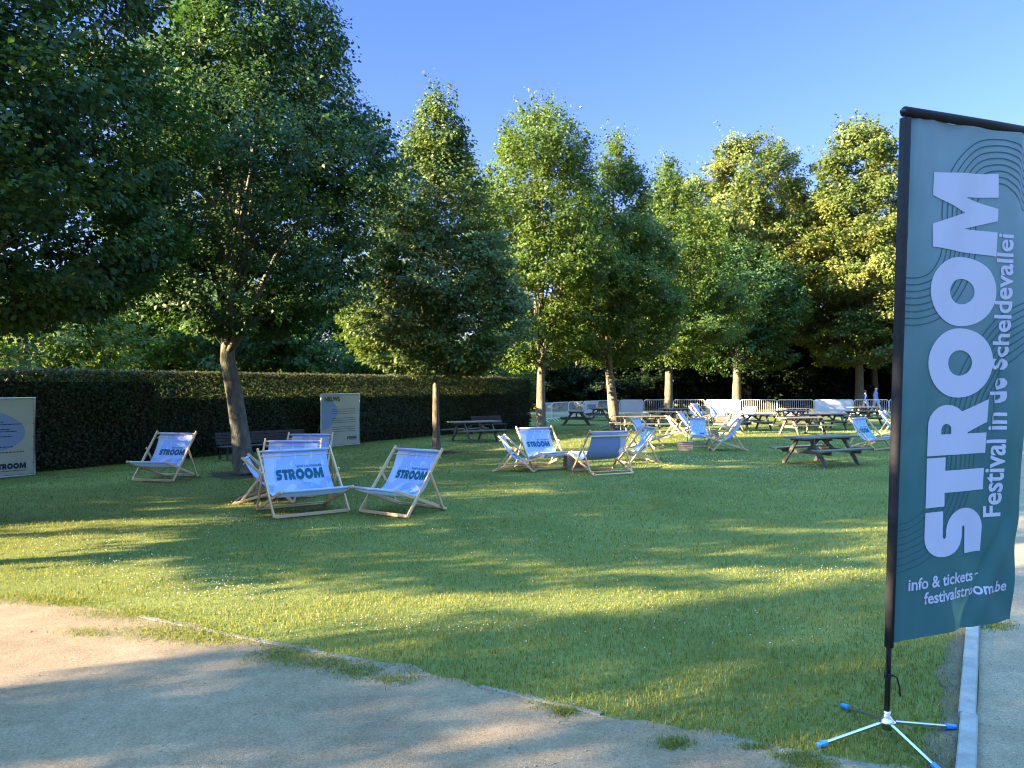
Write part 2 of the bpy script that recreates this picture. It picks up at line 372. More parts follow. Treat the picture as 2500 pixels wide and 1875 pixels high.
# ------------------------------------------------------------------ trees
def prof_fn(pts):
    xs, ys = zip(*pts); return lambda u: np.interp(u, xs, ys)
CONE = prof_fn([(0, .45), (.06, .82), (.16, 1), (.35, .96), (.55, .76), (.75, .47), (.9, .2), (1, .03)])
OVAL = prof_fn([(0, .4), (.08, .75), (.25, .95), (.5, 1), (.72, .8), (.88, .5), (1, .08)])
ROUND = prof_fn([(0, .5), (.1, .85), (.35, 1), (.65, .97), (.85, .7), (.95, .42), (1, .1)])
TALL = prof_fn([(0, .6), (.12, 1.), (.3, .95), (.5, .72), (.75, .62), (.9, .5), (1, .1)])
def make_crown(seed, H, base, Rm, prof, sprays, per, leaf, m, lobes=.16, tips=.08, droop=0., inner=.3, lvb=0., sl=.5, clump=None, lean=(0, 0)):
    g = np.random.default_rng(seed)
    ch = H - base
    u = np.interp(g.random(sprays * 3), np.linspace(0, 1, 60), np.linspace(0, 1, 60))
    w = prof(u) ** 1.3; u = u[g.random(len(u)) < w / w.max()][:sprays]; S = len(u)
    ph = g.uniform(0, 2 * math.pi, S)
    # most sprays hang together in limb-sized clumps
    K = max(12, int(sprays / 15)); ci = g.integers(0, K, S); uc = u[g.integers(0, S, K)]; pc = g.uniform(0, 2 * math.pi, K)
    cl = (g.random(S) < .68) & (u < .80) & (uc[ci] < .84); rc = g.normal(size=K) * .085
    u = np.where(cl, np.clip(uc[ci] + g.normal(size=S) * .034, 0, 1), u)
    ph = np.where(cl, pc[ci] + g.normal(size=S) * .20, ph)
    nz = vnoise(g, 9, lobes, 3, (1.3, 4.5))
    def env(u, ph):
        q = np.stack([np.cos(ph) * 1.6, np.sin(ph) * 1.6, u * ch * .9], 1); return Rm * prof(u) * (1 + nz(q))
    rf = np.where(g.random(S) < inner, g.uniform(.25, .85, S), 1 - np.abs(g.normal(size=S)) * .10)
    rf = np.where(u < .13, np.maximum(rf, .62), rf)
    rad = env(u, ph) * rf * (1 + np.where(cl, rc[ci], 0))
    C = np.stack([np.cos(ph) * rad + lean[0] * u, np.sin(ph) * rad + lean[1] * u, base + u * ch], 1)
    out = np.stack([np.cos(ph), np.sin(ph), np.zeros(S)], 1)
    D = unit(out * (1.0 - .55 * u[:, None]) + np.array([0, 0, 1.]) * (.25 - droop + .75 * u[:, None]) + g.normal(size=(S, 3)) * .28)
    # spray: leaves along a twig with sideways spread, roughly level layers
    k = np.repeat(np.arange(S), per); n = len(k)
    t = g.uniform(-.65, .5, n) * sl * (.7 + .6 * g.random(S))[k]
    side = unit(np.cross(D, [0, 0, 1.]) + 1e-4)
    P = C[k] + D[k] * t[:, None] + side[k] * (g.normal(size=n) * sl * .26 * (1.1 - np.abs(t) / sl))[:, None] + g.normal(size=(n, 3)) * sl * .085
    P[:, 2] -= droop * .5 * (np.abs(t))
    # whips: thin leafy shoots poking out of the outline
    ns = int(sprays * tips)
    if ns:
        uu = g.uniform(.05, 1, ns) ** .8; pp = g.uniform(0, 2 * math.pi, ns); rr = env(uu, pp) * .97
        c0 = np.stack([np.cos(pp) * rr + lean[0] * uu, np.sin(pp) * rr + lean[1] * uu, base + uu * ch], 1)
        dd = unit(np.stack([np.cos(pp) * .55, np.sin(pp) * .55, .25 + .9 * uu], 1) + g.normal(size=(ns, 3)) * .25)
        pl = 16; kk = np.repeat(np.arange(ns), pl); tt = np.tile(np.linspace(0, 1, pl), ns) * (g.uniform(.3, .85, ns) * max(.8, sl * 1.6))[kk]
        P = np.concatenate([P, c0[kk] + dd[kk] * tt[:, None] + g.normal(size=(ns * pl, 3)) * leaf * .45])
        k = np.concatenate([k, g.integers(0, S, ns * pl)]); n = len(P)
    P[:, 2] = np.maximum(P[:, 2], .05)
    o3 = unit(np.concatenate([P[:, :2], np.zeros((n, 1))], 1) + 1e-6)
    sn = (g.normal(size=(S, 3)) * .30 + (g.normal(size=(K, 3)) * .25)[ci])[np.clip(k, 0, S - 1)]
    N = np.array([0, 0, .9]) + o3 * .55 + sn + g.normal(size=(n, 3)) * .42
    T = o3 * .7 + np.array([0, 0, -.45]) + g.normal(size=(n, 3)) * .75
    L = leaf * g.uniform(.65, 1.25, n)
    lv = .42 + lvb + g.normal(size=n) * .11 + (g.normal(size=S) * .12 + (g.normal(size=K) * .10)[ci])[np.clip(k, 0, S - 1)]
    return leaves('crown', P, N, T, L, m, lv), C, env
def make_trunk(seed, H, base, r0, C, m, nl=14, lean=(0, 0), path=None, fork=None, fine=26, thick=1.):
    g = np.random.default_rng(seed + 77); b = MB()
    top = base + (H - base) * .82
    fork = fork or base * 1.0
    if path is None:
        ks = np.linspace(0, 1, 12); path = [(lean[0] * (k ** 1.5) + .03 * math.sin(5 * k + seed), lean[1] * (k ** 1.5) + .03 * math.cos(4 * k + seed), top * k) for k in ks]
    zs = np.array([p[2] for p in path]); xs = np.array([p[0] for p in path]); ys = np.array([p[1] for p in path])
    def rad(z): return r0 * (1.28 * np.exp(-z / .22) * .32 + 1 - .25 * min(1, z / fork)) * (1 if z < fork else max(.08, 1 - .9 * ((z - fork) / (top - fork)) ** .7))
    zz = np.concatenate([[0, .06, .15, .3, .55], np.linspace(.9, top, 14)])
    pts = [(float(np.interp(z, zs, xs)) + g.normal() * r0 * .05, float(np.interp(z, zs, ys)) + g.normal() * r0 * .05, z) for z in zz]
    b.tube(pts, [rad(z) * (1 + g.normal() * .03) for z in zz], 14)
    sel = g.choice(len(C), min(len(C), nl + fine), replace=False)
    for j, i in enumerate(sel):
        e = Vector(C[i]); main = j < nl
        z0 = fork + (e.z - fork) * g.uniform(.0, .3) if main else fork + max(0, (e.z - fork)) * g.uniform(.25, .75)
        z0 = min(max(z0, fork * .98), top * .97)
        s = Vector((float(np.interp(z0, zs, xs)), float(np.interp(z0, zs, ys)), z0)); d = e - s
        up = Vector((0, 0, abs(d.xy.length) * .18))
        pp = [s, s + d * .33 + up * .5 + Vector(g.normal(size=3)) * .05, s + d * .66 + up * .6 + Vector(g.normal(size=3)) * .07, s + d * .96]
        r1 = (r0 * g.uniform(.22, .42) if main else r0 * g.uniform(.07, .14)) * thick
        b.tube(pp, [r1, r1 * .72, r1 * .42, r1 * .12], 6)
    return b.mesh('trunk', m, True)
def tree(name, label, pos, H, base, Rm, prof, r0, crown_kw, group, seed, m, barkm='bark', cat='tree', trunk_kw={}):
    t = thing(name, label, cat, pos, 0, group)
    cm, C, env = make_crown(seed, H, base, Rm, prof, m=LM[m], **crown_kw)
    link('crown', cm, t)
    tk = dict(trunk_kw)
    link('trunk', make_trunk(seed, H, base, r0, C, M[barkm], lean=crown_kw.get('lean', (0, 0)), **tk), t)
    return t
ROW = 'row of lime trees along the hedge'
t2 = at(599, 1158)
tree('lime_tree', 'dark green lime tree cropped by the left edge of the photo, nearest of the row', (-7.25, 10.3), 11.0, 2.75, 2.75, CONE, .17,
     dict(sprays=1900, per=64, leaf=.090, sl=.55, inner=.33, tips=.12), ROW, 1, 'row', trunk_kw=dict(nl=7, fork=2.4))
tree('lime_tree', 'big dark lime tree with leaning lichen-spotted trunk behind the front deckchairs', (*t2, 0), 12.2, 3.0, 2.85, CONE, .20,
     dict(sprays=2300, per=64, leaf=.088, sl=.55, inner=.33, tips=.12, lobes=.17, lean=(.25, 0)), ROW, 2, 'row', 'bark2',
     trunk_kw=dict(nl=20, fork=2.45, thick=1.25, path=[(0, 0, 0), (-.10, 0, .8), (-.22, 0, 1.6), (-.40, 0, 2.5), (-.30, 0, 3.6), (0, 0, 7), (.2, 0, 12)]))
tree('lime_tree', 'slim silvery lime tree with a pointed top and straight thin trunk by the hedge', (*at(1066, 1105), 0), 10.0, 2.2, 2.2, CONE, .105,
     dict(sprays=1600, per=60, leaf=.098, sl=.55, inner=.3, tips=.10, lobes=.15, droop=.15), ROW, 3, 'bract', trunk_kw=dict(nl=12, fork=2.2))
tree('lime_tree', 'bright green lime tree with a broad top, trunk at the end of the hedge', (*at(1322, 1060), 0), 12.7, 2.6, 2.75, OVAL, .20,
     dict(sprays=1500, per=58, leaf=.108, sl=.65, inner=.28, tips=.12, lobes=.15), ROW, 4, 'fresh', trunk_kw=dict(nl=16, fork=2.3))
tree('lime_tree', 'lime tree with sunlit pale trunk beside the long picnic table', (*at(1503, 1050), 0), 12.3, 2.8, 2.6, CONE, .22,
     dict(sprays=1300, per=58, leaf=.115, sl=.7, inner=.28, tips=.11, lobes=.15), ROW, 5, 'fresh', trunk_kw=dict(nl=14, fork=2.5, path=[(0, 0, 0), (-.12, 0, 1), (-.28, 0, 2.4), (-.3, 0, 4), (0, 0, 12)]))
tree('lime_tree', 'lime tree with sunlit trunk just in front of the steel barriers', (*at(1632, 1020), 0), 14.9, 3.3, 3.9, CONE, .26,
     dict(sprays=1500, per=60, leaf=.14, sl=.85, inner=.28, tips=.10, lobes=.14), ROW, 6, 'fresh', trunk_kw=dict(nl=14, fork=3.0))
tree('lime_tree', 'shaded lime tree with an ivy-dark trunk beyond the steel barriers', (15.9, 54.5, 0), 12.0, 3.0, 4.4, OVAL, .34,
     dict(sprays=900, per=50, leaf=.21, sl=1.1, inner=.28, tips=.08, lobes=.16), ROW, 7, 'row', trunk_kw=dict(nl=14))
# same row going on behind the camera: not seen, but it shades the lawn
base_c, baseC, _ = make_crown(31, 11.0, 2.5, 2.8, CONE, 700, 44, .15, LM['row'], sl=.75)
base_t = make_trunk(31, 11.0, 2.5, .18, baseC, M['bark'])
for i, (x, y, s, lb) in enumerate([(-10.8, 6.2, 1.0, 'lime tree of the row standing left of the camera, outside the photo'),
                                   (-13.6, -1.5, 1.05, 'lime tree of the row standing behind the camera, nearer one'),
                                   (-17.2, -8.0, 1.0, 'lime tree of the row standing behind the camera, farther one')]):
    t = thing('lime_tree', lb, 'tree', (x, y, 0), i * 2.1, ROW); t.scale = (s, s, s if i else .88)
    link('crown', base_c, t); link('trunk', base_t, t)

# trees beyond the barriers
FAR = 'tall trees beyond the barriers'
def farpos(px, z): return ((px - 1250) / F * z, z, 0)
tree('tall_tree', 'tall round-topped lime tree in yellow flower beyond the barriers', farpos(1822, 62), 21.8, 5.5, 5.6, ROUND, .42,
     dict(sprays=850, per=120, leaf=.22, sl=1.5, inner=.22, tips=.05, lobes=.24, droop=.3), FAR, 21, 'flower', trunk_kw=dict(nl=18, fork=6))
tree('tall_tree', 'tallest narrow pale green tree beside the flag, over the walking people', farpos(2098, 58), 21.8, 3.6, 4.6, TALL, .34,
     dict(sprays=850, per=120, leaf=.21, sl=1.4, inner=.22, tips=.06, lobes=.24, droop=.3), FAR, 22, 'flower', trunk_kw=dict(nl=18, fork=4.0))
tree('tall_tree', 'dark green tree in the gap between the two tall sunlit trees', farpos(1975, 68), 19.0, 3, 5.6, OVAL, .4,
     dict(sprays=480, per=80, leaf=.36, sl=1.8, lobes=.2, tips=.05), FAR, 23, 'row', trunk_kw=dict(nl=12))
tree('tall_tree', 'yellow green tree top peeping over the lime row', farpos(1725, 66), 17.5, 3, 5.0, OVAL, .4,
     dict(sprays=420, per=80, leaf=.36, sl=1.8, lobes=.2, tips=.05), FAR, 24, 'flower', trunk_kw=dict(nl=12))
tree('tall_tree', 'tree hidden mostly by the flag, dark foliage at its left edge', farpos(2215, 66), 17.0, 3, 5.0, OVAL, .4,
     dict(sprays=420, per=80, leaf=.36, sl=1.8, lobes=.2, tips=.05), FAR, 25, 'row', trunk_kw=dict(nl=12))
tree('tall_tree', 'dark tree seen in the gap at the right edge past the flag', farpos(2520, 66), 10.4, 1.2, 4.2, OVAL, .3,
     dict(sprays=330, per=80, leaf=.30, sl=1.4, lobes=.25, inner=.15, tips=.05), FAR, 26, 'row', trunk_kw=dict(nl=12))
# bare trunks standing in the dark under the tall trees
for px, z, rr, h, lb in [(1410, 60, .16, 9, 'thin dark trunk at the hedge end of the woodland edge'), (2135, 66, .3, 12, 'grey trunk standing in the dark right behind the walking man'),
                         (1745, 64, .22, 10, 'dark slanting trunk in the woodland between lime and flowering tree')]:
    t = thing('woodland_tree', lb, 'tree', farpos(px, z), 0, 'woodland trees in the shade')
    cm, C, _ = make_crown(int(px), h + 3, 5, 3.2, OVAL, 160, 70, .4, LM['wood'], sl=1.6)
    link('crown', cm, t); link('trunk', make_trunk(int(px), h + 3, 5, rr, C, M['bark'], 10), t)
# undergrowth shrubs along the far side of the barriers
SHR = 'dark shrubs along the woodland edge'
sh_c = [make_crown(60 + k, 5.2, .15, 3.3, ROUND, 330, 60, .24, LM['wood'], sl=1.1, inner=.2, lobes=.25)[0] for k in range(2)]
sh_t = MB()
for k in range(6):
    a = k * 1.05; sh_t.tube([(0, 0, 0), (.5 * math.cos(a), .5 * math.sin(a), 1.2), (1.5 * math.cos(a), 1.5 * math.sin(a), 3.6)], [.07, .05, .02], 6)
sh_tm = sh_t.mesh('stems', M['bark'])
for i, (px, z, s, lb) in enumerate([(1290, 58, .95, 'dark shrub peeping past the hedge end'), (1395, 62, 1.1, 'dark shrub left of the leaning sunlit trunk'), (1475, 60, 1.0, 'dark shrub behind the leaning sunlit trunk'),
                                   (1570, 62, 1.15, 'dark shrub behind the open barrier between two sunlit trunks'), (1660, 63, 1.1, 'dark shrub behind the blue and white single deckchairs'), (1765, 64, 1.2, 'dark shrub behind the white covered barrier'),
                                   (1875, 66, 1.2, 'dark shrub under the round flowering tree'), (1990, 68, 1.25, 'dark shrub left of the narrow tall tree trunk'), (2100, 72, 1.2, 'dark shrub behind the walking people'), (2215, 70, 1.1, 'dark shrub hidden mostly by the flag'),
                                   (2500, 64, .75, 'dark shrub at the right edge past the flag')]):
    t = thing('shrub', lb, 'shrub', farpos(px, z), i * 1.3, SHR); t.scale = (s, s, s * (1.0 if i % 2 else .85))
    link('foliage', sh_c[i % 2], t); link('stems', sh_tm, t)
# far-off wood closing the view
rw = np.random.default_rng(88)
nw = 60000; aw = rw.uniform(-1.15, 1.05, nw); dw = 84 + rw.uniform(0, 14, nw) + 3 * np.sin(aw * 23)
hw = 9.5 + 2.2 * np.sin(aw * 31) + 1.4 * np.sin(aw * 67 + 1) + np.where(aw < -.02, -2.2, 0) + np.where(aw > .62, -2.0, 0)
Pw = np.stack([np.sin(aw) * dw, np.cos(aw) * dw, rw.random(nw) * hw], 1)
Nw = np.array([0, 0, .5]) + rw.normal(size=(nw, 3)); Tw = rw.normal(size=(nw, 3))
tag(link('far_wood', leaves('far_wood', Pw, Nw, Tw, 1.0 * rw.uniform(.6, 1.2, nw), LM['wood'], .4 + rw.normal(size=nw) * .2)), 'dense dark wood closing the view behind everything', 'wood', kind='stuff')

# trees behind the hedge on the left
BH = 'trees behind the tall hedge'
def bh(px, z): return ((px - 1250) / F * z, z, 0)
for i, (px, z, H, Rm, m, lb) in enumerate([
        (60, 25, 5.0, 3.3, 'fresh', 'broad dark shrubby tree behind the hedge at far left'), (265, 29, 5.3, 3.2, 'fresh', 'dark clipped tree behind the hedge, left of the leaning trunk'),
        (420, 33, 7.4, 3.2, 'fresh', 'light green tree behind the hedge just left of the leaning trunk'), (590, 31, 6.2, 3.0, 'mid', 'mid green tree behind the hedge, hidden partly by the leaning trunk'),
        (720, 33, 5.6, 2.9, 'mid', 'mid green tree behind the hedge above the news board'), (870, 36, 5.8, 3.0, 'fresh', 'yellow green tree behind the hedge left of the slim lime'),
        (1010, 40, 5.0, 3.0, 'mid', 'green tree behind the hedge and the slim lime tree'), (1180, 46, 4.6, 3.0, 'mid', 'green tree behind the hedge right of the slim lime tree'),
        (300, 46, 9.0, 3.6, 'mid', 'farther green tree seen through the crown of the leaning lime'), (640, 48, 10.0, 3.8, 'fresh', 'farther sunlit tree seen through the big dark crown'),
        (-3198, 7.6, 7.6, 2.3, 'mid', 'tree behind the hedge, left of the photo, that shades the front deckchairs'), (-1016, 14.5, 6.0, 2.2, 'mid', 'tree behind the hedge, left of the sign board, outside the photo'), (-2160, 10.4, 6.2, 2.2, 'mid', 'tree behind the hedge, just outside the left edge of the photo'),
        (-120, 30, 5.5, 3.4, 'row', 'dark tree behind the hedge beyond the left edge')]):
    tree('hornbeam_tree', lb, bh(px, z), H, .25, Rm, ROUND, .13, dict(sprays=360, per=60, leaf=.17, sl=.9, inner=.2, lobes=.2, tips=.08), BH, 40 + i, m, trunk_kw=dict(nl=8, fork=1.0))

# ------------------------------------------------------------------ hedge
H0 = Vector((-10.2, 16.46, 0)); HT0, HT1, HH, HW = -12.0, 20.9, 2.2, .85
hedge = tag(MB().build('hedge', M['twig']), 'long clipped dark green hedge running along the left side of the lawn', 'hedge') if False else thing('hedge', 'long clipped dark green hedge running along the left side of the lawn', 'hedge', H0)
rh = np.random.default_rng(9)
def hp(t, d, z): return np.stack([t * HD.x - d * HN.x, t * HD.y - d * HN.y, z], 1)
nf, ntp, nb, ne = 66000, 17000, 26000, 2600
ln = HT1 - HT0
def tt(n): return HT0 + ln * rh.random(n)
hn = vnoise(rh, 8, .035, 2, (.8, 3))
tf = tt(nf); zf = rh.random(nf) ** .92 * HH
df = np.abs(rh.normal(size=nf)) * .07 + hn(np.stack([tf, zf * 2], 1)) + .03
A = [hp(tf, df, zf)]; NN = [np.tile([HN.x, HN.y, .35], (nf, 1))]
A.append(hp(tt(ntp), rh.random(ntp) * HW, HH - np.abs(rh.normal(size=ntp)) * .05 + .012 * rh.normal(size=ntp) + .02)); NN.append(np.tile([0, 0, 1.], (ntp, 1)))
A.append(hp(tt(nb), HW - np.abs(rh.normal(size=nb)) * .07, rh.random(nb) * HH)); NN.append(np.tile([-HN.x, -HN.y, .35], (nb, 1)))
A.append(hp(HT1 + .0 - np.abs(rh.normal(size=ne)) * .06, rh.random(ne) * HW, rh.random(ne) * HH)); NN.append(np.tile([HD.x, HD.y, .35], (ne, 1)))
ni = 9000   # sparse leaves inside
A.append(hp(tt(ni), rh.random(ni) * HW, rh.random(ni) * HH)); NN.append(rh.normal(size=(ni, 3)))
PA = np.concatenate(A); NA = np.concatenate(NN); nA = len(PA)
link('foliage', leaves('foliage', PA, NA + rh.normal(size=(nA, 3)) * .5, np.array([0, 0, -.5]) + rh.normal(size=(nA, 3)) * .8, .075 * rh.uniform(.6, 1.25, nA), LM['hedge'], .4 + rh.normal(size=nA) * .2 + .45 * (PA[:, 2] > HH - .09)), hedge)  # top leaves lighter: sunlit rim along the hedge put into leaf colour
hb = MB(); ang = math.atan2(HD.y, HD.x); RZ = Matrix.Rotation(ang, 3, 'Z')
mid = HD * ((HT0 + HT1) / 2) - HN * (HW / 2)
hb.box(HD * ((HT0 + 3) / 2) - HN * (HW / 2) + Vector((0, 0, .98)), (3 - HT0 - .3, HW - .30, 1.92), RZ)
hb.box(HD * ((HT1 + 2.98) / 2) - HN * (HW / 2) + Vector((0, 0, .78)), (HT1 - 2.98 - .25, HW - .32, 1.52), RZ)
for k in range(110):       # stems and twigs above the dense bottom
    t = HT0 + ln * (k + rh.random()) / 110; a = HD * t - HN * (HW * rh.uniform(.3, .7))
    hb.tube([a + Vector((0, 0, 1.15)), a + Vector((rh.normal() * .08, rh.normal() * .08, 1.7)), a + Vector((rh.normal() * .2, rh.normal() * .2, 2.1))], [.022, .014, .006], 5)
hb.build('twigs', M['twig'], hedge)

# ------------------------------------------------------------------ lettering
def arc(cx, cy, rx, ry, a0, a1, n):
    return [(cx + rx * math.cos(R(a0 + (a1 - a0) * i / n)), cy + ry * math.sin(R(a0 + (a1 - a0) * i / n))) for i in range(n + 1)]
def strip(center, half):
    vs, fs = [], []
    N = len(center)
    for i, (x, y) in enumerate(center):
        x0, y0 = center[max(0, i - 1)]; x1, y1 = center[min(N - 1, i + 1)]
        d = math.hypot(x1 - x0, y1 - y0) or 1; nx, ny = -(y1 - y0) / d, (x1 - x0) / d
        vs += [(x + nx * half, y + ny * half), (x - nx * half, y - ny * half)]
    fs = [(2 * i, 2 * i + 1, 2 * i + 3, 2 * i + 2) for i in range(N - 1)]
    return vs, fs
def fill(*loops):
    pl = [[Vector((x, y, 0)) for x, y in lp] for lp in loops]
    tris = tessellate_polygon(pl); vs = [p for lp in loops for p in lp]
    return vs, [tuple(t) for t in tris]
def glyphs():
    G = {}
    c = [(.80, .85), (.6, .85)] + arc(.40, .675, .20, .175, 90, 270, 12) + arc(.47, .325, .20, .175, 90, -90, 12) + [(.25, .15), (.06, .15)]
    G['S'] = (*strip(c, .148), .84)
    G['T'] = ([(0, .68), (.8, .68), (.8, 1), (0, 1), (.22, 0), (.58, 0), (.58, .68), (.22, .68)], [(0, 1, 2, 3), (4, 5, 6, 7)], .80)
    G['R'] = (*fill([(0, 0), (0, 1), (.48, 1)] + arc(.50, .68, .32, .32, 80, -50, 8) + [(.90, 0), (.52, 0), (.36, .33), (.34, .33), (.34, 0)],
                    [(.34, .60), (.34, .77)] + arc(.42, .685, .09, .085, 90, -90, 6) + [(.36, .60)]), .90)
    o = [(.57 + .57 * math.cos(2 * math.pi * i / 40), .5 + .53 * math.sin(2 * math.pi * i / 40)) for i in range(40)]
    q = [(.57 + .21 * math.cos(2 * math.pi * i / 40), .5 + .19 * math.sin(2 * math.pi * i / 40)) for i in range(40)]
    G['O'] = (o + q, [(i, (i + 1) % 40, 40 + (i + 1) % 40, 40 + i) for i in range(40)], 1.14)
    G['M'] = (*fill([(0, 0), (.09, 1), (.46, 1), (.69, .48), (.92, 1), (1.29, 1), (1.38, 0), (.98, 0), (.95, .48), (.79, 0), (.59, 0), (.43, .48), (.40, 0)]), 1.38)
    return G
GL = glyphs()
def stroom(xs=.73):
    """the heavy STROOM word, cap height 1; returns 2D verts, faces, width"""
    vs, fs, x = [], [], 0
    for ch in 'STROOM':
        v, f, w = GL[ch]; k = len(vs)
        vs += [((px + x) * xs, py) for px, py in v]; fs += [tuple(i + k for i in q) for q in f]; x += w + .035
    return vs, fs, (x - .035) * xs
def text2d(s, size, bold=0.0, align='LEFT'):
    cu = bpy.data.curves.new('lettering', 'FONT'); cu.body = s; cu.size = size; cu.offset = bold; cu.resolution_u = 3; cu.align_x = align
    o = bpy.data.objects.new('lettering', cu); COL.objects.link(o)
    dg = bpy.context.evaluated_depsgraph_get(); dg.update()
    me = bpy.data.meshes.new_from_object(o.evaluated_get(dg))
    vs = [(v.co.x, v.co.y) for v in me.vertices]; fs = [tuple(p.vertices) for p in me.polygons]
    bpy.data.objects.remove(o); bpy.data.meshes.remove(me); bpy.data.curves.remove(cu)
    return vs, fs
def disc(cx, cy, rx, ry, n=28, a0=0, a1=360):
    return fill(arc(cx, cy, rx, ry, a0, a1, n)[:-1] if a1 - a0 == 360 else arc(cx, cy, rx, ry, a0, a1, n))
def xf(vf, sx=1, sy=1, dx=0, dy=0, rot=0):
    c, s = math.cos(R(rot)), math.sin(R(rot))
    return [((x * sx) * c - (y * sy) * s + dx, (x * sx) * s + (y * sy) * c + dy) for x, y in vf[0]], list(vf[1])
def join2d(*parts):
    vs, fs = [], []
    for v, f in parts: k = len(vs); vs += v; fs += [tuple(i + k for i in q) for q in f]
    return vs, fs
def mapped(vf, fn, step=None, clip=None):
    """cut a flat print into cells of size step, clip it to a rectangle and lay it on a curved surface"""
    bm = bmesh.new()
    bv = [bm.verts.new((x, y, 0)) for x, y in vf[0]]
    for f in vf[1]:
        try: bm.faces.new([bv[i] for i in f])
        except ValueError: pass
    if clip:
        x0, x1, y0, y1 = clip
        for co, no in (((x0, 0, 0), (-1, 0, 0)), ((x1, 0, 0), (1, 0, 0)), ((0, y0, 0), (0, -1, 0)), ((0, y1, 0), (0, 1, 0))):
            bmesh.ops.bisect_plane(bm, geom=bm.verts[:] + bm.edges[:] + bm.faces[:], plane_co=co, plane_no=no, clear_outer=True)
    if step and bm.verts:
        for ax in (0, 1):
            lo = min(v.co[ax] for v in bm.verts); hi = max(v.co[ax] for v in bm.verts)
            for k in range(int(lo / step[ax]), int(hi / step[ax]) + 1):
                co = [0, 0, 0]; co[ax] = k * step[ax] + 1e-5; no = [0, 0, 0]; no[ax] = 1
                bmesh.ops.bisect_plane(bm, geom=bm.verts[:] + bm.edges[:] + bm.faces[:], plane_co=co, plane_no=no)
    bm.verts.index_update()
    b = MB(); b.add([fn(v.co.x, v.co.y) for v in bm.verts], [tuple(v.index for v in f.verts) for f in bm.faces]); bm.free()
    return b
def ribbon(center, width, nlines, lw):
    """parallel lines following a centre path"""
    cc = []
    for i in range(len(center) - 1):      # Catmull-Rom
        p0, p1, p2, p3 = center[max(0, i - 1)], center[i], center[i + 1], center[min(len(center) - 1, i + 2)]
        for k in range(8):
            t = k / 8; cc.append(tuple(.5 * (2 * p1[a] + (p2[a] - p0[a]) * t + (2 * p0[a] - 5 * p1[a] + 4 * p2[a] - p3[a]) * t * t + (3 * p1[a] - p0[a] - 3 * p2[a] + p3[a]) * t ** 3) for a in (0, 1)))
    cc.append(center[-1]); out = []
    for j in range(nlines):
        off = -width / 2 + width * j / (nlines - 1); ln = []
        for i, (x, y) in enumerate(cc):
            x0, y0 = cc[max(0, i - 1)]; x1, y1 = cc[min(len(cc) - 1, i + 1)]; d = math.hypot(x1 - x0, y1 - y0) or 1
            ln.append((x - (y1 - y0) / d * off, y + (x1 - x0) / d * off))
        out.append(strip(ln, lw / 2))
    return join2d(*out)

# ------------------------------------------------------------------ deckchairs
BZ = [Vector((-.33, 0, .885)), Vector((-.06, 0, .23)), Vector((.13, 0, .17)), Vector((.60, 0, .395))]
def bez(t): return BZ[0] * (1 - t) ** 3 + BZ[1] * 3 * t * (1 - t) ** 2 + BZ[2] * 3 * t * t * (1 - t) + BZ[3] * t ** 3
_bt = np.linspace(0, 1, 81); _bp = [bez(t) for t in _bt]
_bs = np.concatenate([[0], np.cumsum([(b - a).length for a, b in zip(_bp, _bp[1:])])]); SL = float(_bs[-1])
def sling(y, s, off=0., half=.5):
    t = float(np.interp(s, _bs, _bt)); p = bez(t); d = (bez(min(1, t + .01)) - bez(max(0, t - .01))).normalized()
    nrm = Vector((0, 1, 0)).cross(d) * -1
    if nrm.z < 0: nrm = -nrm
    e = 1 - (y / half) ** 2; sag = .018 * e * math.sin(math.pi * s / SL)
    return Vector((p.x, y, p.z)) - nrm * sag + nrm * off
CH = {}
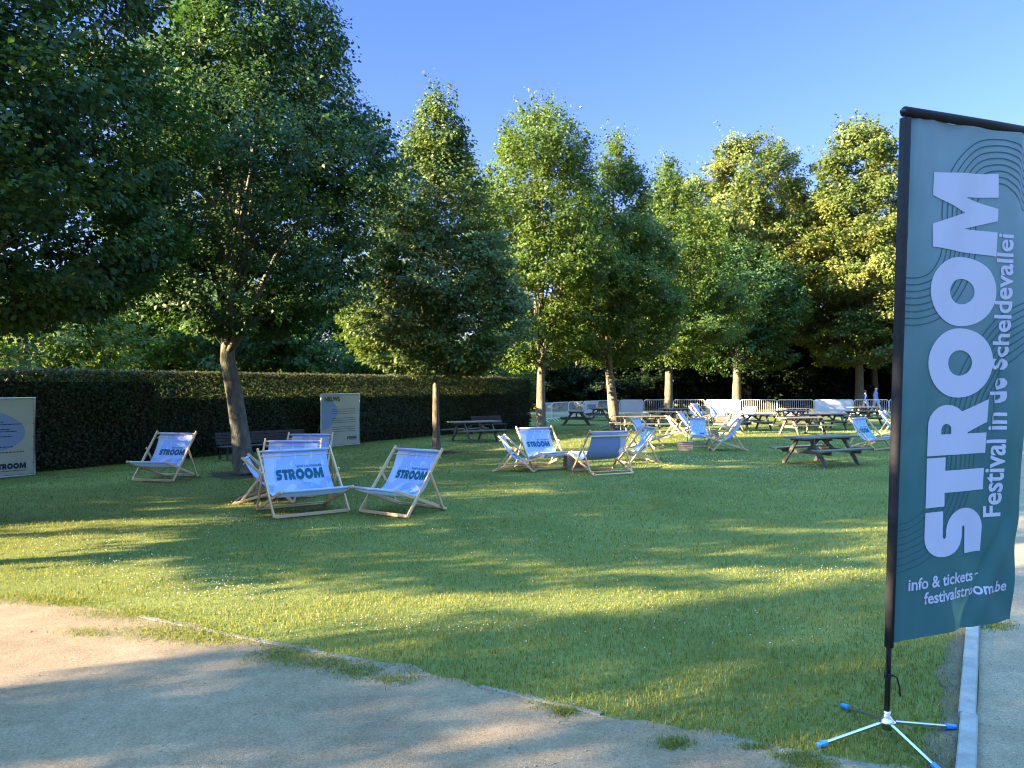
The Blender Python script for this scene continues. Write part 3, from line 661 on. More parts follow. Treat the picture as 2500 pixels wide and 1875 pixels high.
def chair_meshes(w, style):
    key = (round(w, 2), style)
    if key in CH: return CH[key]
    D = {}; hw = w / 2; cw = w - .13; ch = cw / 2
    A0, A1 = Vector((.43, 0, .02)), Vector((-.345, 0, .925))       # back frame: foot in front, top behind
    B0, B1 = Vector((-.47, 0, .02)), Vector((.64, 0, .405))        # seat frame: rear foot, front end
    Y = lambda v, y: Vector((v.x, y, v.z))
    D['back_rail'] = [MB().bar(Y(A0, s * hw), Y(A1, s * hw), .026, .045).mesh('back_rail', M['wood']) for s in (-1, 1)]
    D['seat_rail'] = [MB().bar(Y(B0, s * (hw - .03)), Y(B1, s * (hw - .03)), .026, .045).mesh('seat_rail', M['wood']) for s in (-1, 1)]
    pt = A0.lerp(A1, .60); pb = B0.lerp(B1, .10)
    D['prop'] = [MB().bar(Y(pt, s * (hw + .028)) + Vector((.01, 0, .05)), Y(pb, s * (hw + .0)) , .024, .036).mesh('prop', M['wood']) for s in (-1, 1)]
    cbs = []
    def nb(): cbs.append(MB()); return cbs[-1]
    nb().bar(Y(A0, -hw + .012) + Vector((0, 0, .015)), Y(A0, hw - .012) + Vector((0, 0, .015)), .022, .045, (1, 0, 0))
    a = A0.lerp(A1, .955); nb().tube([Y(a, -hw), Y(a, hw)], .015, 8)
    a = Vector((-.312, 0, .80)); nb().bar(Y(a, -hw + .012), Y(a, hw - .012), .018, .04, (A1 - A0).normalized())
    nb().bar(Y(B0, -hw + .04), Y(B0, hw - .04), .04, .022, (B1 - B0).normalized())
    nb().tube([Y(B0.lerp(B1, .965), -hw + .03), Y(B0.lerp(B1, .965), hw - .03)], .015, 8)
    nb().tube([Y(B0.lerp(B1, .12), -hw + .04), Y(B0.lerp(B1, .12), hw - .04)], .011, 8)
    D['crossbar'] = [q.mesh('crossbar', M['wood']) for q in cbs]
    ny, ns = 12, 44; vs = []
    for j in range(ns + 1):
        for i in range(ny + 1):
            p = sling(-ch + cw * i / ny, SL * j / ns, 0, ch); p.x += .003 * math.sin(i * 2.1 + j * .5); vs.append(p)
    fs = [(j * (ny + 1) + i, j * (ny + 1) + i + 1, (j + 1) * (ny + 1) + i + 1, (j + 1) * (ny + 1) + i) for j in range(ns) for i in range(ny)]
    b = MB(); b.add(vs, fs)
    for (p, q) in ((A0.lerp(A1, .955), 0), (B0.lerp(B1, .965), 1)):     # hems wrapped round the bars
        b.tube([Y(p, -ch), Y(p, ch)], .021, 10)
    D['canvas'] = [b.mesh('canvas', M['canvas'], True)]
    clip = (-ch + .004, ch - .004, -SL + .03, -.035)
    front = lambda off: (lambda x, y: sling(x, -y, off, ch))
    st = (.06, .03)
    # big pale circle on the back, lighter lobe at lower left; the same inks show through on the reverse
    pr = join2d(xf(disc(0, 0, 1, 1, 44), .50 * cw / .87, .52, .20 * cw, -.40))
    pr2 = xf(disc(0, 0, 1, 1, 36), .26, .22, -.17 * cw, -.66)
    pr3 = join2d(ribbon([(-.5 * cw, -.60), (-.34 * cw, -.62), (-.24 * cw, -.52), (-.12 * cw, -.46), (.0, -.52), (.02, -.66)], .12, 8, .004),
                 ribbon([(-.10 * cw, -.74), (-.02 * cw, -.62), (.12 * cw, -.58), (.24 * cw, -.64), (.33 * cw, -.74)], .11, 8, .004),
                 ribbon([(.30 * cw, -.74), (.36 * cw, -.58), (.47 * cw, -.50), (.56 * cw, -.50)], .10, 7, .004))
    D['printed_shape'] = [mapped(pr, front(.0016), st, clip).mesh('printed_shape', M['blob'], True),
                          mapped(pr2, front(.0030), st, clip).mesh('printed_shape', M['blobl'], True),
                          mapped(pr, front(-.0026), st, clip).mesh('printed_shape', M['blob'], True)]
    D['wave_lines'] = [mapped(pr3, front(.0044), st, clip).mesh('wave_lines', M['line'], True)]
    v, f, tw = stroom()
    if style == 'wide':
        k = .75 * cw / tw
        w1 = xf((v, f), k, k * 1.08, -.35 * cw, -.465)
        tx = text2d('Festival in de Scheldevallei', .050 * cw / .75, .0004); mw = max(p[0] for p in tx[0])
        w2 = xf(tx, .41 * cw / mw, 1.0, -.35 * cw + .75 * cw - .41 * cw - .01, -.465 + k * 1.08 + .022)
        D['lettering'] = [mapped(w1, front(.0058), st, clip).mesh('lettering', M['teal'], True), mapped(w2, front(.0058), st, clip).mesh('lettering', M['teal'], True)]
    else:
        k = .60 / tw
        w1 = xf((v, f), k, k * 1.1, .02, -.50, -90)
        D['lettering'] = [mapped(w1, front(.0058), st, clip).mesh('lettering', M['teal'], True)]
    CH[key] = D
    return D
def chair(label, pos, facing, w=.9, style='wide', sz=1., sx=1.):
    D = chair_meshes(w, style)
    t = thing('deckchair', label, 'deckchair', pos, R(facing), 'striped beech deckchairs on the lawn'.replace('striped ', ''))
    t.scale = (sx, sx, sz)
    cv = link('canvas', D['canvas'][0], t)
    for k in ('back_rail', 'seat_rail', 'prop', 'crossbar'):
        for me in D[k]: link(k, me, t)
    for k in ('printed_shape', 'wave_lines', 'lettering'):
        for me in D[k]: link(k, me, cv)
    return t
chair('white wide deckchair on its own at far left in front of the hedge', (-6.85, 15.25), -100, .86)
chair('biggest wide deckchair in the front, printed STROOM, facing right', (-3.08, 11.3), -55, 1.10)
chair('wide deckchair directly behind the biggest front deckchair', (-3.78, 13.1), -84, .96)
chair('wide deckchair farthest back of the cluster by the leaning tree', (-3.97, 14.9), -88, .86)
chair('low deckchair seen from the side, tucked left behind the front one', (-3.93, 12.35), 12, .70, 'single', .80)
chair('wide deckchair turned left, alone right of the front cluster', (-1.6, 11.32), -124, .92)
chair('low single deckchair facing right beside a wide one', (.10, 16.75), -12, .58, 'single', .84)
chair('wide deckchair with STROOM facing us in the middle group', (.66, 17.35), -62, .92)
chair('wide deckchair seen from behind, showing its plain blue back', (1.93, 16.4), 114, 1.0)
chair('single deckchair facing left right beside the one seen from behind', (3.05, 18.5), 203, .58, 'single', .95)
chair('wide deckchair facing right in front of the long picnic table', (3.98, 22.95), -30, .86)
chair('single cream deckchair in side view facing right, in the sun', (5.9, 27.6), 2, .58, 'single', .85)
chair('single deckchair right of the cream one, letters on its seat', (6.95, 30.4), -42, .60, 'single', .9)
chair('single deckchair facing the camera beside the small wooden crate', (5.75, 23.6), -93, .62, 'single', .95)
chair('single deckchair in side view facing left, nearest the dark picnic table', (6.2, 22.1), 176, .60, 'single', 1.0, 1.1)
chair('sunlit white single deckchair facing left behind the side-view one', (8.5, 29.8), 205, .60, 'single', .95)
chair('small far single deckchair facing us behind a dark crate', (10.3, 38.3), -92, .75, 'single', .95)
chair('sunlit white deckchair between crate and barriers, turned left', (11.3, 37.0), 215, .75, 'single', .95)
chair('far upright single deckchair near the white covered barrier', (9.55, 39.0), -38, .75, 'single', 1.05)
chair('sunlit deckchair standing in front of the sunlit picnic table', (8.55, 35.6), -18, .75, 'single', 1.0)
chair('wide deckchair by the flag pole right of the dark picnic table', (10.45, 22.55), -50, 1.0)
chair('deckchair half hidden by the flag, behind the wide one', (14.1, 28.6), -42, .66, 'single')

# ------------------------------------------------------------------ crates
def crate_parts(w, d, h):
    out = {}
    def side(L):
        b = MB(); n = 4; hh = h / n
        for k in range(n): b.bar((-L / 2, 0, hh * (k + .5)), (L / 2, 0, hh * (k + .5)), .012, hh * .80, (0, 1, 0), .08)
        return b
    out['long'] = side(w).mesh('side_panel', M['crate']); out['short'] = side(d - .03).mesh('side_panel', M['crate'])
    b = MB()
    for k in range(4):
        yy = -d / 2 + d * (k + .5) / 4; b.bar((-w / 2, yy, 0), (w / 2, yy, 0), d / 4 * .9, .012, (0, 1, 0), .08)
    out['top'] = b.mesh('top_panel', M['crate'])
    out['post'] = MB().bar((0, 0, 0), (0, 0, h - .004), .035, .035, (1, 0, 0)).mesh('corner_post', M['crate'])
    return out
def crate(label, pos, rz, w=.48, d=.38, h=.30):
    c = crate_parts(w, d, h); t = thing('wooden_crate', label, 'crate', pos, R(rz), 'wooden crates used as side tables')
    for s in (-1, 1):
        link('side_panel', c['long'], t).location = (0, s * d / 2, 0)
        o = link('side_panel', c['short'], t); o.location = (s * (w / 2 - .007), 0, 0); o.rotation_euler = (0, 0, R(90))
        for q in (-1, 1): link('corner_post', c['post'], t).location = (s * (w / 2 - .032), q * (d / 2 - .026), 0)
    link('top_panel', c['top'], t).location = (0, 0, h + .006)
crate('wooden crate between the two wide deckchairs of the middle group', (1.43, 17.15), 10, .50, .40, .29)
crate('small wooden crate standing alone on shaded grass by a single deckchair', (4.95, 22.0), -12, .44, .36, .25)
crate('dark crate half hidden behind the deckchair facing us', (7.0, 27.0), 5, .42, .36, .30)
crate('dark crate in front of the small far deckchair', (10.15, 37.2), 0, .62, .45, .34)

# ------------------------------------------------------------------ picnic tables
TB = {}
def table_parts(L):
    if L in TB: return TB[L]
    D = {}; h = .665
    b = MB()
    for k in range(5): b.bar((-L / 2, -.28 + .14 * k, h - .018), (L / 2, -.28 + .14 * k, h - .018), .128, .036, (0, 1, 0), .08)
    for x in (-L * .33, L * .33, 0): b.bar((x, -.33, h - .066), (x, .33, h - .066), .04, .06, (1, 0, 0))
    D['tabletop'] = [b.mesh('tabletop', M['grey'])]
    D['bench_seat'] = []
    for s in (-1, 1):
        b = MB()
        for k in (0, 1): b.bar((-L / 2, s * (.54 + .13 * k), .375), (L / 2, s * (.54 + .13 * k), .375), .12, .036, (0, 1, 0), .08)
        D['bench_seat'].append(b.mesh('bench_seat', M['grey']))
    D['leg'] = []; D['seat_beam'] = []; D['brace'] = []
    for x in (-L * .30, L * .30):
        sg = 1 if x > 0 else -1
        for s in (-1, 1): D['leg'].append(MB().bar((x, s * .60, 0), (x, s * .18, h - .04), .045, .085, (1, 0, 0), .06).mesh('leg', M['grey']))
        D['seat_beam'].append(MB().bar((x - sg * .046, -.70, .315), (x - sg * .046, .70, .315), .042, .085, (1, 0, 0), .06).mesh('seat_beam', M['grey']))
        D['brace'].append(MB().bar((x - sg * .09, 0, .32), (sg * .05, 0, h - .055), .04, .07, (0, 1, 0), .06).mesh('brace', M['grey']))
    TB[L] = D; return D
def table(label, pos, rz, L=1.75):
    t = thing('picnic_table', label, 'picnic table', pos, R(rz), 'wooden picnic tables on the lawn')
    for k, ms in table_parts(L).items():
        for me in ms: link(k, me, t)
table('dark weathered picnic table nearest the camera, beside the flag', (7.3, 18.2), 30, 1.9)
table('picnic table right behind the dark nearest one', (10.95, 29.0), 16, 1.9)
table('picnic table right of the side-view deckchair, half in sun', (10.0, 32.0), 14, 1.75)
table('picnic table low behind, between two others in the middle of the rows', (13.4, 37.0), 12, 1.75)
table('sunlit picnic table right in front of the open barriers', (14.9, 40.4), 20, 1.75)
table('picnic table at right edge, partly hidden by the flag', (16.6, 36.4), 14, 1.9)
table('long picnic table behind the dark nearest one, to its right', (13.3, 32.6), 10, 1.9)
table('far picnic table in front of the walking people', (19.9, 43.5), 12, 1.75)
table('picnic table in the shade by the hedge and bench', (-1.25, 25.8), 34, 1.75)
table('dark picnic table seen end-on left of the leaning sunlit trunk', (3.05, 36.4), 82, 1.75)
table('sunlit picnic table seen end-on just behind the leaning sunlit trunk', (4.75, 41.3), 70, 1.75)
table('picnic table seen broadside at the leaning sunlit trunk', (5.05, 30.3), 3, 2.2)
table('sunlit picnic table in front of the farthest lime trunk', (6.95, 35.2), 8, 1.75)
table('sunlit picnic table behind the crowd of white deckchairs', (8.6, 40.3), 15, 1.75)

# ------------------------------------------------------------------ benches along the hedge
def bench(label, pos, rz, L):
    t = thing('park_bench', label, 'bench', pos, R(rz), 'dark park benches along the hedge')
    b = MB()
    for k in range(4): b.bar((-L / 2, .14 - .095 * k, .335), (L / 2, .14 - .095 * k, .335), .082, .03, (0, 1, 0))
    b.build('seat', M['dark'], t)
    b = MB()
    for k in range(4): b.bar((-L / 2, .20 + .028 * k, .41 + .075 * k), (L / 2, .20 + .028 * k, .41 + .075 * k), .024, .064, (0, 1, 0))
    b.build('backrest', M['dark'], t)
    for x in (-L / 2 + .12, L / 2 - .12) if L < 1.8 else (-L / 2 + .12, 0, L / 2 - .12):
        b = MB(); b.tube([(x, -.16, 0), (x, -.16, .31), (x, .10, .31)], .022, 8); b.tube([(x, .26, 0), (x, .16, .31), (x, .315, .66)], .022, 8)
        b.build('leg', M['iron'], t)
bench('long black park bench against the hedge behind the leaning tree trunk', (-6.35, 19.9), math.degrees(math.atan2(HD.y, HD.x)) - 12, 2.5)
bench('dark park bench against the hedge behind the shaded picnic table', (-.85, 30.2), 40, 1.5)

# ------------------------------------------------------------------ boards with text
def board(name, label, right, kind):
    ang = math.atan2(HD.y, HD.x); W, Hh = 1.65, 1.6
    lft = right - HD * W
    t = thing(name, label, 'sign', (lft.x, lft.y, 0), ang, 'printed banner boards in front of the hedge')
    b = MB(); b.box((W / 2, 0, Hh / 2 + .015), (W - .05, .012, Hh - .06)); b.build('panel', M['board'], t)
    f = MB()
    f.tube([(0, 0, .02), (0, 0, Hh), (W, 0, Hh), (W, 0, .02), (0, 0, .02)], .021, 8); f.build('frame', M['frame'], t)
    lc = MB()
    for k in range(1, 6):
        for x in (.025, W - .025): lc.bar((x - .035, -.010, Hh * k / 6), (x + .035, -.010, Hh * k / 6 + .004), .006, .006, (0, 1, 0))
        for z in (.035, Hh - .015): lc.bar((W * k / 6, -.010, z - .02), (W * k / 6 + .004, -.010, z + .03), .006, .006, (0, 1, 0))
    lc.build('lacing', M['ink'], t)
    for x in (.25, W - .25):
        MB().bar((x, .03, Hh * .72), (x, .62, .0), .035, .035, (1, 0, 0)).build('rear_strut', M['grey'], t)
    on = lambda off: (lambda x, y: Vector((x, -.0065 - off, y)))
    rs = random.Random(3)
    def words(x0, x1, y, h):
        out = []; x = x0
        while x < x1:
            w = min(rs.uniform(.03, .10), x1 - x); out.append(([(x, y), (x + w, y), (x + w, y + h), (x, y + h)], [(0, 1, 2, 3)])); x += w + .010
        return [join2d(*out)]
    v, fa, tw = stroom(); 
    cl = (.04, W - .04, .05, Hh - .04)
    if kind == 'news':
        mapped(xf(disc(0, 0, 1, 1, 40), .52, .40, .15, 1.06), on(.001), None, cl).build('blue_shape', M['boardb'], t)
        mapped(xf(disc(0, 0, 1, 1, 40), .36, .24, .12, .78), on(.0018), None, cl).build('blue_shape', M['boardb'], t)
        tx = text2d('NIEUWS', .23, .008); mw = max(p[0] for p in tx[0])
        mapped(xf(tx, .64 / mw, .85, .13, 1.385), on(.003)).build('heading', M['ink'], t)
        ls = []
        for g0 in (1.13, .855, .585):
            for k in range(3): ls += words(.45, rs.uniform(1.43, 1.47), g0 - k * .067, .013)
        ls += words(.45, .62, .37, .011)
        [mapped(q, on(.003)).build('text_line', M['ink'], t) for q in ls]
        k = .42 / tw
        mapped(xf((v, fa), k, k * .95, 1.08, .20), on(.003)).build('logo', M['ink'], t)
        mapped(join2d(*words(1.17, 1.49, .168, .009)), on(.003)).build('tagline', M['ink'], t)
    else:
        mapped(xf(fill(arc(0, 0, 1, 1, 0, 360, 44)[:-1]), 1.05, .46, .42, .98, -6), on(.001), None, cl).build('blue_shape', M['boardb'], t)
        ls = []
        for y0, x1 in ((1.26, .95), (1.115, 1.05), (1.065, 1.40), (.965, 1.16), (.92, 1.30), (.82, 1.22), (.765, .75), (.655, .80), (.61, 1.24), (.50, 1.44)):
            ls += words(.12, x1, y0, .017)
        [mapped(q, on(.003)).build('text_line', M['ink'], t) for q in ls]
        k = .62 / tw
        mapped(xf((v, fa), k, k * .85, .86, .17), on(.003)).build('logo', M['ink'], t)
        mapped(join2d(*words(1.0, 1.47, .125, .012)), on(.003)).build('tagline', M['ink'], t)
board('banner_board', 'framed text board with large blue shape cut off by the left edge', P2(85, 1160), 'text')
board('banner_board', 'framed news board headed NIEUWS in front of the hedge', P2(878, 1085), 'news')

# ------------------------------------------------------------------ crowd barriers
BG = 'steel crowd barriers across the end of the lawn'
def barrier(label, a, b, cover=None, htop=.96):
    a = Vector((*a, 0)); b = Vector((*b, 0)); d = b - a; L = d.length - .06
    t = thing('crowd_barrier', label, 'barrier', a.lerp(b, .5), math.atan2(d.y, d.x), BG)
    x = L / 2; z0 = .16; r = .12
    loop = [(-x, 0, z0), (-x, 0, htop - r)] + [(-x + r - r * math.cos(q), 0, htop - r + r * math.sin(q)) for q in (.5, 1.05, 1.57)] + \
           [(x - r + r * math.sin(q), 0, htop - r + r * math.cos(q)) for q in (0, .52, 1.07, 1.57)] + [(x, 0, z0), (-x, 0, z0)]
    MB().tube(loop, .021, 8).build('frame', M['galv'], t)
    bb = MB(); n = int(L / .115)
    for k in range(1, n): bb.tube([(-x + L * k / n, 0, z0), (-x + L * k / n, 0, htop)], .0085, 6)
    bb.build('uprights', M['galv'], t)
    for q in (-x * .78, x * .78):
        MB().tube([(q, -.28, 0), (q, -.1, .13), (q, 0, z0), (q, .1, .13), (q, .28, 0)], .018, 6).build('foot', M['galv'], t)
    if cover:
        n = 40; v = []; f = []
        for j in (0, 1, 2, 3, 4):
            for i in range(n + 1):
                v.append((-x + .03 + (L - .06) * i / n, -.028 + .010 * math.sin(i * 1.9 + j * .7) * (j / 4), htop + .012 - (htop - z0 - .03) * j / 4 + .008 * math.sin(i * .8)))
        f = [(j * (n + 1) + i, j * (n + 1) + i + 1, (j + 1) * (n + 1) + i + 1, (j + 1) * (n + 1) + i) for j in range(4) for i in range(n)]
        m = MB(); m.add(v, f); m.build('cover_sheet', M['sheet'], t, True)
        if cover == 'logo':
            vv, ff, tw = stroom(); k = 1.25 / tw
            mapped(xf((vv, ff), k, k * 1.1, -.62, .48), lambda px, py: Vector((px, -.045, py))).build('lettering', M['line'], t)
BJ = [(1.55, 38.6), (2.08, 40.2), (3.1, 42.2), (4.1, 44.0), (5.1, 45.8), (6.1, 47.5), (6.75, 48.2), (8.32, 48.6), (10.25, 48.9), (12.3, 48.9), (14.5, 48.9), (16.85, 48.9), (19.2, 48.9), (21.7, 48.9), (24.0, 49.0), (26.3, 49.2)]
BL = [('bare barrier end showing just right of the hedge end trunk', None), ('bare barrier behind the dark end-on table, to its left', None), ('bare barrier with the corner shadow behind the end-on table', None),
      ('barrier wrapped in a faded STROOM banner', 'logo'), ('bare barrier behind the sunlit end-on table', None), ('short bare barrier hidden by the leaning sunlit trunk', None), ('white covered barrier right of the leaning sunlit trunk', 'plain'),
      ('open barrier between the two sunlit trunks', None), ('open barrier left of the fully white one, behind white deckchairs', None), ('fully white covered barrier in bright sun behind the far deckchair', 'plain'), ('open barrier just right of the fully white covered one', None),
      ('open barrier just left of the shaded bluish covered one', None), ('bluish white covered barrier in dappled shade left of the people', 'plain'), ('open barrier in front of the two walking people', None), ('barrier hidden behind the black flag sleeve', None)]
for (lb, cv), a, b in zip(BL, BJ, BJ[1:]): barrier(lb, a, b, cv)
for i, lb in enumerate(['barrier at the far right end of the gravel path, left one', 'barrier at the far right end of the gravel path, cut by the photo edge']):
    barrier(lb, (33.2 + i * 2.3, 54.5), (35.5 + i * 2.3, 54.5))

# ------------------------------------------------------------------ two walkers
def person(label, pos, rz, h, man):
    t = thing('person', label, 'person', pos, R(rz), None)
    s = h / 1.76; V = []; E = []; RD = []
    def node(p, r, par=None):
        V.append((p[0] * s, p[1] * s, p[2] * s)); RD.append(r * s)
        if par is not None: E.append((par, len(V) - 1))
        return len(V) - 1
    k = 1.12 if man else 1.0
    pel = node((0, 0, .94), .125 * k); be = node((.01, 0, 1.08), .118 * k, pel); chn = node((0, 0, 1.28), .128 * k, be); nk = node((0, 0, 1.46), .055, chn)
    node((.02, 0, 1.53), .052, nk); hd = node((.03, 0, 1.62), .082, len(V) - 1); node((.025, 0, 1.70), .072, hd)
    nose = node((.115, 0, 1.615), .014, hd)
    for sd in (-1, 1): node((.01, sd * .085, 1.62), .014, hd)
    for sd, kx in ((-1, .22), (1, -.20)):            # mid-stride legs
        hp_ = node((kx * .1, sd * .085, .88), .098, pel); kn = node((kx * .75 + .05, sd * .09, .50), .062, hp_)
        an = node((kx * 1.25 - (.10 if kx < 0 else 0), sd * .09, .10), .042, kn); node((kx * 1.25 + .14 - (.10 if kx < 0 else 0), sd * .095, .045), .035, an)
    for sd, kx in ((-1, -.16), (1, .20)):            # arms swing against the legs
        sh = node((0, sd * .175, 1.40), .058, chn); el = node((kx * .45 - .03, sd * .22, 1.12), .043, sh); wr = node((kx * 1.2 + .05, sd * .21, .90), .028, el)
        pm = node((kx * 1.4 + .06, sd * .205, .83), .030, wr)
        for q, (fl, fo) in enumerate(((.085, -.03), (.095, -.01), (.09, .01), (.07, .03))):
            kn_ = node((kx * 1.5 + .07 + fo, sd * .20, .83 - fl * .6), .009, pm); node((kx * 1.5 + .085 + fo, sd * .19, .83 - fl), .008, kn_)
        th = node((kx * 1.4 + .105, sd * .19, .81), .010, pm); node((kx * 1.4 + .125, sd * .185, .77), .009, th)
    me = bpy.data.meshes.new('body'); me.from_pydata(V, E, []); o = link('body', me, t)
    sk = o.modifiers.new('skin', 'SKIN'); o.modifiers.new('sub', 'SUBSURF').levels = 1
    for i, r in enumerate(RD): me.skin_vertices[0].data[i].radius = (r, r)
    me.skin_vertices[0].data[0].use_root = True
    dg = bpy.context.evaluated_depsgraph_get(); dg.update()
    nm = bpy.data.meshes.new_from_object(o.evaluated_get(dg)); nm.name = 'body'; o.modifiers.clear(); o.data = nm
    ml = [M['skin'], M['shirt'] if man else M['sleeve'], M['jeans'] if man else M['slack'], M['shoe']]
    nm.materials.clear()
    for q in ml: nm.materials.append(q)
    for p in nm.polygons:
        z = p.center.z / s; y = abs(p.center.y) / s
        p.material_index = 3 if z < .085 else (2 if z < .98 and y < .165 else (1 if (.9 if y < .165 else (.93 if man else 1.12)) < z < 1.47 else 0))
        p.use_smooth = True
    if man:
        hm = MB(); hm.lathe((.005 * s, 0, 1.585 * s), [(.088 * s, 0), (.091 * s, .03 * s), (.084 * s, .05 * s)], 14); hm.build('hair_fringe', M['hair'], t, True) if False else None
    else:
        hm = MB(); pr = [(.05 * s, -.05 * s), (.092 * s, -.02 * s), (.105 * s, .03 * s), (.10 * s, .09 * s), (.07 * s, .13 * s), (.02 * s, .145 * s)]
        hm.lathe((.005 * s, 0, 1.615 * s), pr, 16); hm.build('hair', M['hair'], t, True)
        vm = MB(); vm.lathe((.005 * s, 0, 1.0 * s), [(.150 * s, 0), (.148 * s, .12 * s), (.155 * s, .28 * s), (.13 * s, .40 * s), (.07 * s, .46 * s)], 18); vm.build('vest', M['vest'], t, True)
    return t
sheetz = 51.0
person('bald person in blue top and pale jeans walking right behind the barrier', farpos(2138, sheetz), 0, 1.79, True)
person('brown-haired person in dark vest and pale trousers walking right behind the other', farpos(2112, sheetz), 0, 1.58, False)

# ------------------------------------------------------------------ beach flag
fx, fy = 1.966, 4.04
flag = thing('beach_flag', 'tall teal STROOM festival flag on a black pole with a chrome cross foot', 'flag', (fx, fy, 0), math.atan2(.358, .934))
LEAN = Vector((.094, -.04, 3.19)).normalized()
base = Vector((0, 0, .11))
def pp(h): return base + LEAN * (h - .11)
MB().tube([pp(.11), pp(.9), pp(2), pp(3.28)], [.0145, .0135, .012, .010], 12).build('pole', M['pole'], flag, True)
FB, FT, FW, A0_ = .50, 3.275, .90, .045
rgf = np.random.default_rng(4)
def flagpt(a, b, off=0.):
    """a metres from the sleeve, b metres up from the lower hem"""
    u = a / FW; v = b / (FT - FB)
    w = .022 * u * math.sin(6.3 * a + 1.1 * b + .6) + .010 * u * math.sin(17 * a - 2.2 * b + 2) * (.4 + .6 * (1 - v))
    w += .0065 * math.sin(55 * a - 7 * b + 2.2 * math.sin(2.1 * b)) * math.exp(-((a - .06) / .09) ** 2) * (1 if v > .25 else .6)
    w += .011 * math.sin(24 * (a * .8 + b * .55)) * max(0, 1 - v * 2.6) * u
    w += .010 * math.sin(19 * (a * 1.05 - b * .28) + .8) * max(0, v - .55) * 2.0
    a0 = .735 + .07 * (b - 1.3)                                # crease behind the small word in the middle
    w -= .034 * math.exp(-((a - a0) / .030) ** 2) * math.exp(-((b - 1.30) / .26) ** 2)
    w += .018 * math.exp(-((a - a0 - .08) / .05) ** 2) * math.exp(-((b - 1.25) / .35) ** 2)
    a1 = .60 + .52 * (b - .18)                                 # crease running up from the lower hem
    w -= .020 * math.exp(-((a - a1) / .036) ** 2) * max(0, min(1, (.75 - b) / .4)) * min(1, .45 + b * 3)
    w += .014 * math.exp(-((a - a1 - .09) / .05) ** 2) * max(0, min(1, (.85 - b) / .4))
    w += .018 * math.exp(-((a - .80) / .05) ** 2) * max(0, min(1, (b - 1.3) / .8))
    p = pp(FB + b) + Vector((A0_ - .012 + a * (1 - .012 * math.sin(3 * b)), 0, 0))
    p.z += -.035 * u * u * (1 - v) * 0 + .02 * u * (1 - v) - .01 * u * v
    return p + Vector((0, -(w + off), 0))
nx, nyy = 70, 190; vs = [flagpt(FW * i / nx, (FT - FB) * j / nyy) for j in range(nyy + 1) for i in range(nx + 1)]
fs = [(j * (nx + 1) + i, j * (nx + 1) + i + 1, (j + 1) * (nx + 1) + i + 1, (j + 1) * (nx + 1) + i) for j in range(nyy) for i in range(nx)]
def flag_material():
    m = mat('flag_cloth', (.030, .130, .165), .6, .25, None, 1, .06, 500, trans=.25)
    nt = m.node_tree; n = nt.nodes; l = nt.links; b = n['Principled BSDF']
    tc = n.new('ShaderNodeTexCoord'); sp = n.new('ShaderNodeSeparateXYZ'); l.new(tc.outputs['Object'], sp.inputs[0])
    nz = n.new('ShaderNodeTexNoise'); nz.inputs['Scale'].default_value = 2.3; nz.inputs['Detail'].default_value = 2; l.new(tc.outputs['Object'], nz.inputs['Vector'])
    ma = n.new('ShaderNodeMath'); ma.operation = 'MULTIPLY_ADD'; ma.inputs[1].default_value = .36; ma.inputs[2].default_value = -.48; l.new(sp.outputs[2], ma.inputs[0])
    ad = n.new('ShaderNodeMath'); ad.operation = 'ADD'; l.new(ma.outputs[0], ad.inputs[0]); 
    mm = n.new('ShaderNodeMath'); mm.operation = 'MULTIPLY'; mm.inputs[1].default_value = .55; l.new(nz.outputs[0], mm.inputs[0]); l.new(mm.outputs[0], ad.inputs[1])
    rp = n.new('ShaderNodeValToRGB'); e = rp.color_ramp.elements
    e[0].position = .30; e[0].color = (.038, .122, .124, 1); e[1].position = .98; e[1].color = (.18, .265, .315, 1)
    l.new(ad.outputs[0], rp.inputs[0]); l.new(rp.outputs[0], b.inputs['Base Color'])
    for q in n:
        if q.type == 'BSDF_TRANSLUCENT': l.new(rp.outputs[0], q.inputs[0])
    return m
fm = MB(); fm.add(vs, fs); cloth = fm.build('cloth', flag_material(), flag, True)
on = lambda off: (lambda x, y: flagpt(x, y, off))
clip = (.004, FW - .006, .01, FT - FB - .01); stp = (.03, .03)
lines = join2d(ribbon([(-.05, 1.80), (.10, 1.80), (.24, 1.85), (.35, 1.98), (.39, 2.14), (.38, 2.30), (.42, 2.45), (.53, 2.57), (.68, 2.60), (.82, 2.55), (.95, 2.44)], .25, 8, .0065),
               ribbon([(.97, 1.72), (.84, 1.68), (.72, 1.60), (.60, 1.46), (.50, 1.28), (.45, 1.08), (.43, .88), (.38, .72), (.28, .60), (.14, .52), (-.06, .48)], .25, 8, .0065))
mapped(lines, on(.0022), stp, clip).build('wave_lines', M['flagline'], cloth, True)
v, f, tw = stroom()
mapped(xf((v, f), 2.13 / tw, .455, .645, .40, 90), on(.0045), stp, clip).build('lettering', M['white'], cloth, True)
tx = text2d('Festival in de Scheldevallei', .165, .0032); mw = max(q[0] for q in tx[0])
mapped(xf(tx, 1.60 / mw, 1.0, .765, .60, 90), on(.0045), stp, clip).build('tagline', M['white'], cloth, True)
tx = text2d('info & tickets', .088, .0018); mw = max(q[0] for q in tx[0])
mapped(xf(tx, .50 / mw, 1.0, .085, .262), on(.0045), stp, clip).build('small_print', M['white'], cloth, True)
mapped(fill([(.605, .285), (.655, .285), (.655, .295), (.605, .295)]), on(.0045), stp, clip).build('dash', M['white'], cloth, True)
tx = text2d('festivalstroom.be', .088, .0018); mw = max(q[0] for q in tx[0])
mapped(xf(tx, .64 / mw, 1.0, .20, .178), on(.0045), stp, clip).build('web_address', M['white'], cloth, True)
b = MB()      # black sleeve round the pole and along the top arm
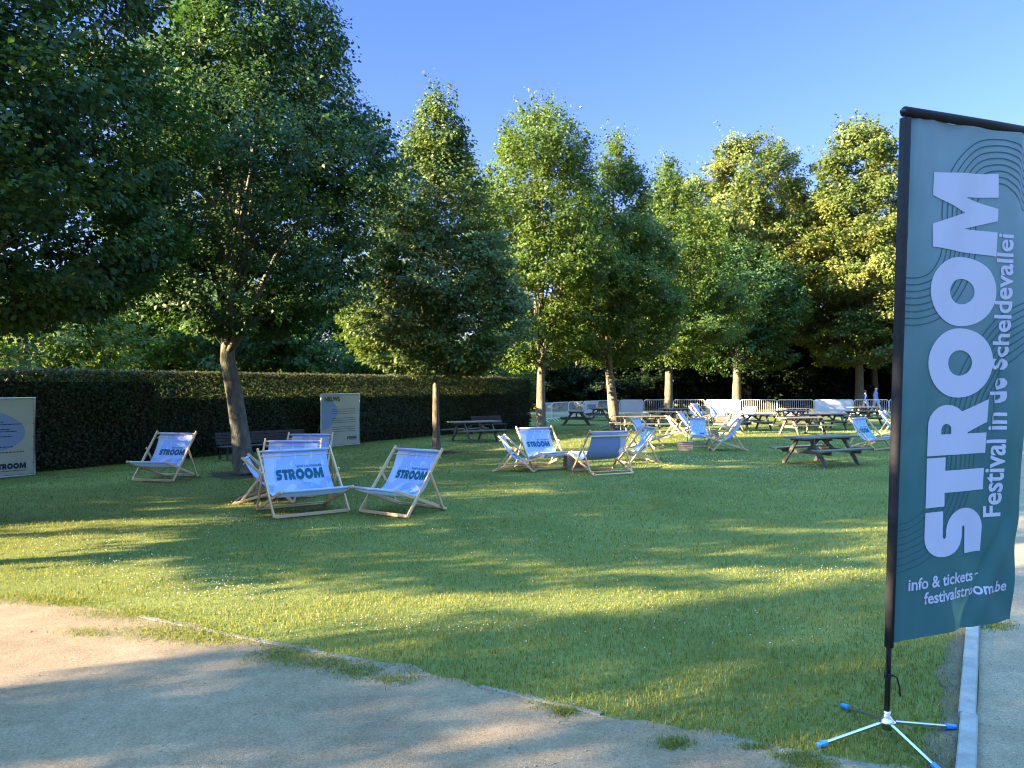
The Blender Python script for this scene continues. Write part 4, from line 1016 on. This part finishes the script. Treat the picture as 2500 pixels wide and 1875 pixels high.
b.tube([pp(FB - .02), pp(1.2), pp(2.2), pp(FT - .02)], [.023, .025, .027, .029], 12); b.build('pole_sleeve', M['black'], flag, True)
e0 = pp(FT + .016); arm = [e0 + Vector((-.01, 0, 0)), e0 + Vector((.3, .004, .006)), e0 + Vector((.65, .008, .010)), e0 + Vector((FW + .06, .012, .012))]
b = MB(); b.tube(arm, [.027, .026, .026, .025], 12); b.build('arm_sleeve', M['black'], flag, True)
b = MB(); b.tube([q + Vector((-.02 if i == 0 else 0, 0, 0)) for i, q in enumerate(arm)], .011, 8); b.build('arm', M['pole'], flag, True)
b = MB(); b.lathe(base + Vector((0, 0, -.03)), [(.026, -.03), (.028, 0), (.044, .006), (.046, .016), (.030, .024), (.026, .034), (.019, .05), (.019, .065)], 24); b.build('hub', M['chrome'], flag, True)
inv = Matrix.Rotation(-math.atan2(.358, .934), 3, 'Z')
for (x, y, c) in ((1.56, 3.93, 1), (2.38, 4.145, 1), (1.90, 4.42, 1), (2.04, 3.66, 1)):
    e = inv @ Vector((x - fx, y - fy, 0)); d = e.normalized(); s = d * .03 + Vector((0, 0, .085)); q = e + Vector((0, 0, .014))
    lg = MB(); lg.bar(s, q, .017, .017, Vector((-d.y, d.x, 0)), .25); lo = lg.build('leg', M['chrome'], flag)
    dd = (q - s).normalized(); fc = MB(); fc.bar(q - dd * .055, q + dd * .006, .026, .026, Vector((-d.y, d.x, 0)), .25); fc.build('foot_cap', M['cap'], lo)
b = MB()
z = .335
b.tube([pp(z) + Vector((.018 * math.cos(k), .018 * math.sin(k), .006 * math.sin(k * .5))) for k in np.linspace(0, 12.6, 26)], .0045, 6)
b.tube([pp(z) + Vector((.018, -.01, 0)), pp(z) + Vector((.05, -.012, -.02)), pp(z) + Vector((.066, -.012, -.07)), pp(z) + Vector((.072, -.012, -.12))], .0045, 6)
b.tube([pp(z) + Vector((-.02, -.012, 0)), pp(z + .07) + Vector((-.021, -.006, 0)), pp(FB - .02) + Vector((-.016, -.004, 0))], .003, 6)
b.tube([pp(z - .012) + Vector((-.028, -.008, 0)), pp(z + .03) + Vector((-.026, -.008, 0))], .007, 6)
b.build('tie_strap', M['black'], flag, True)
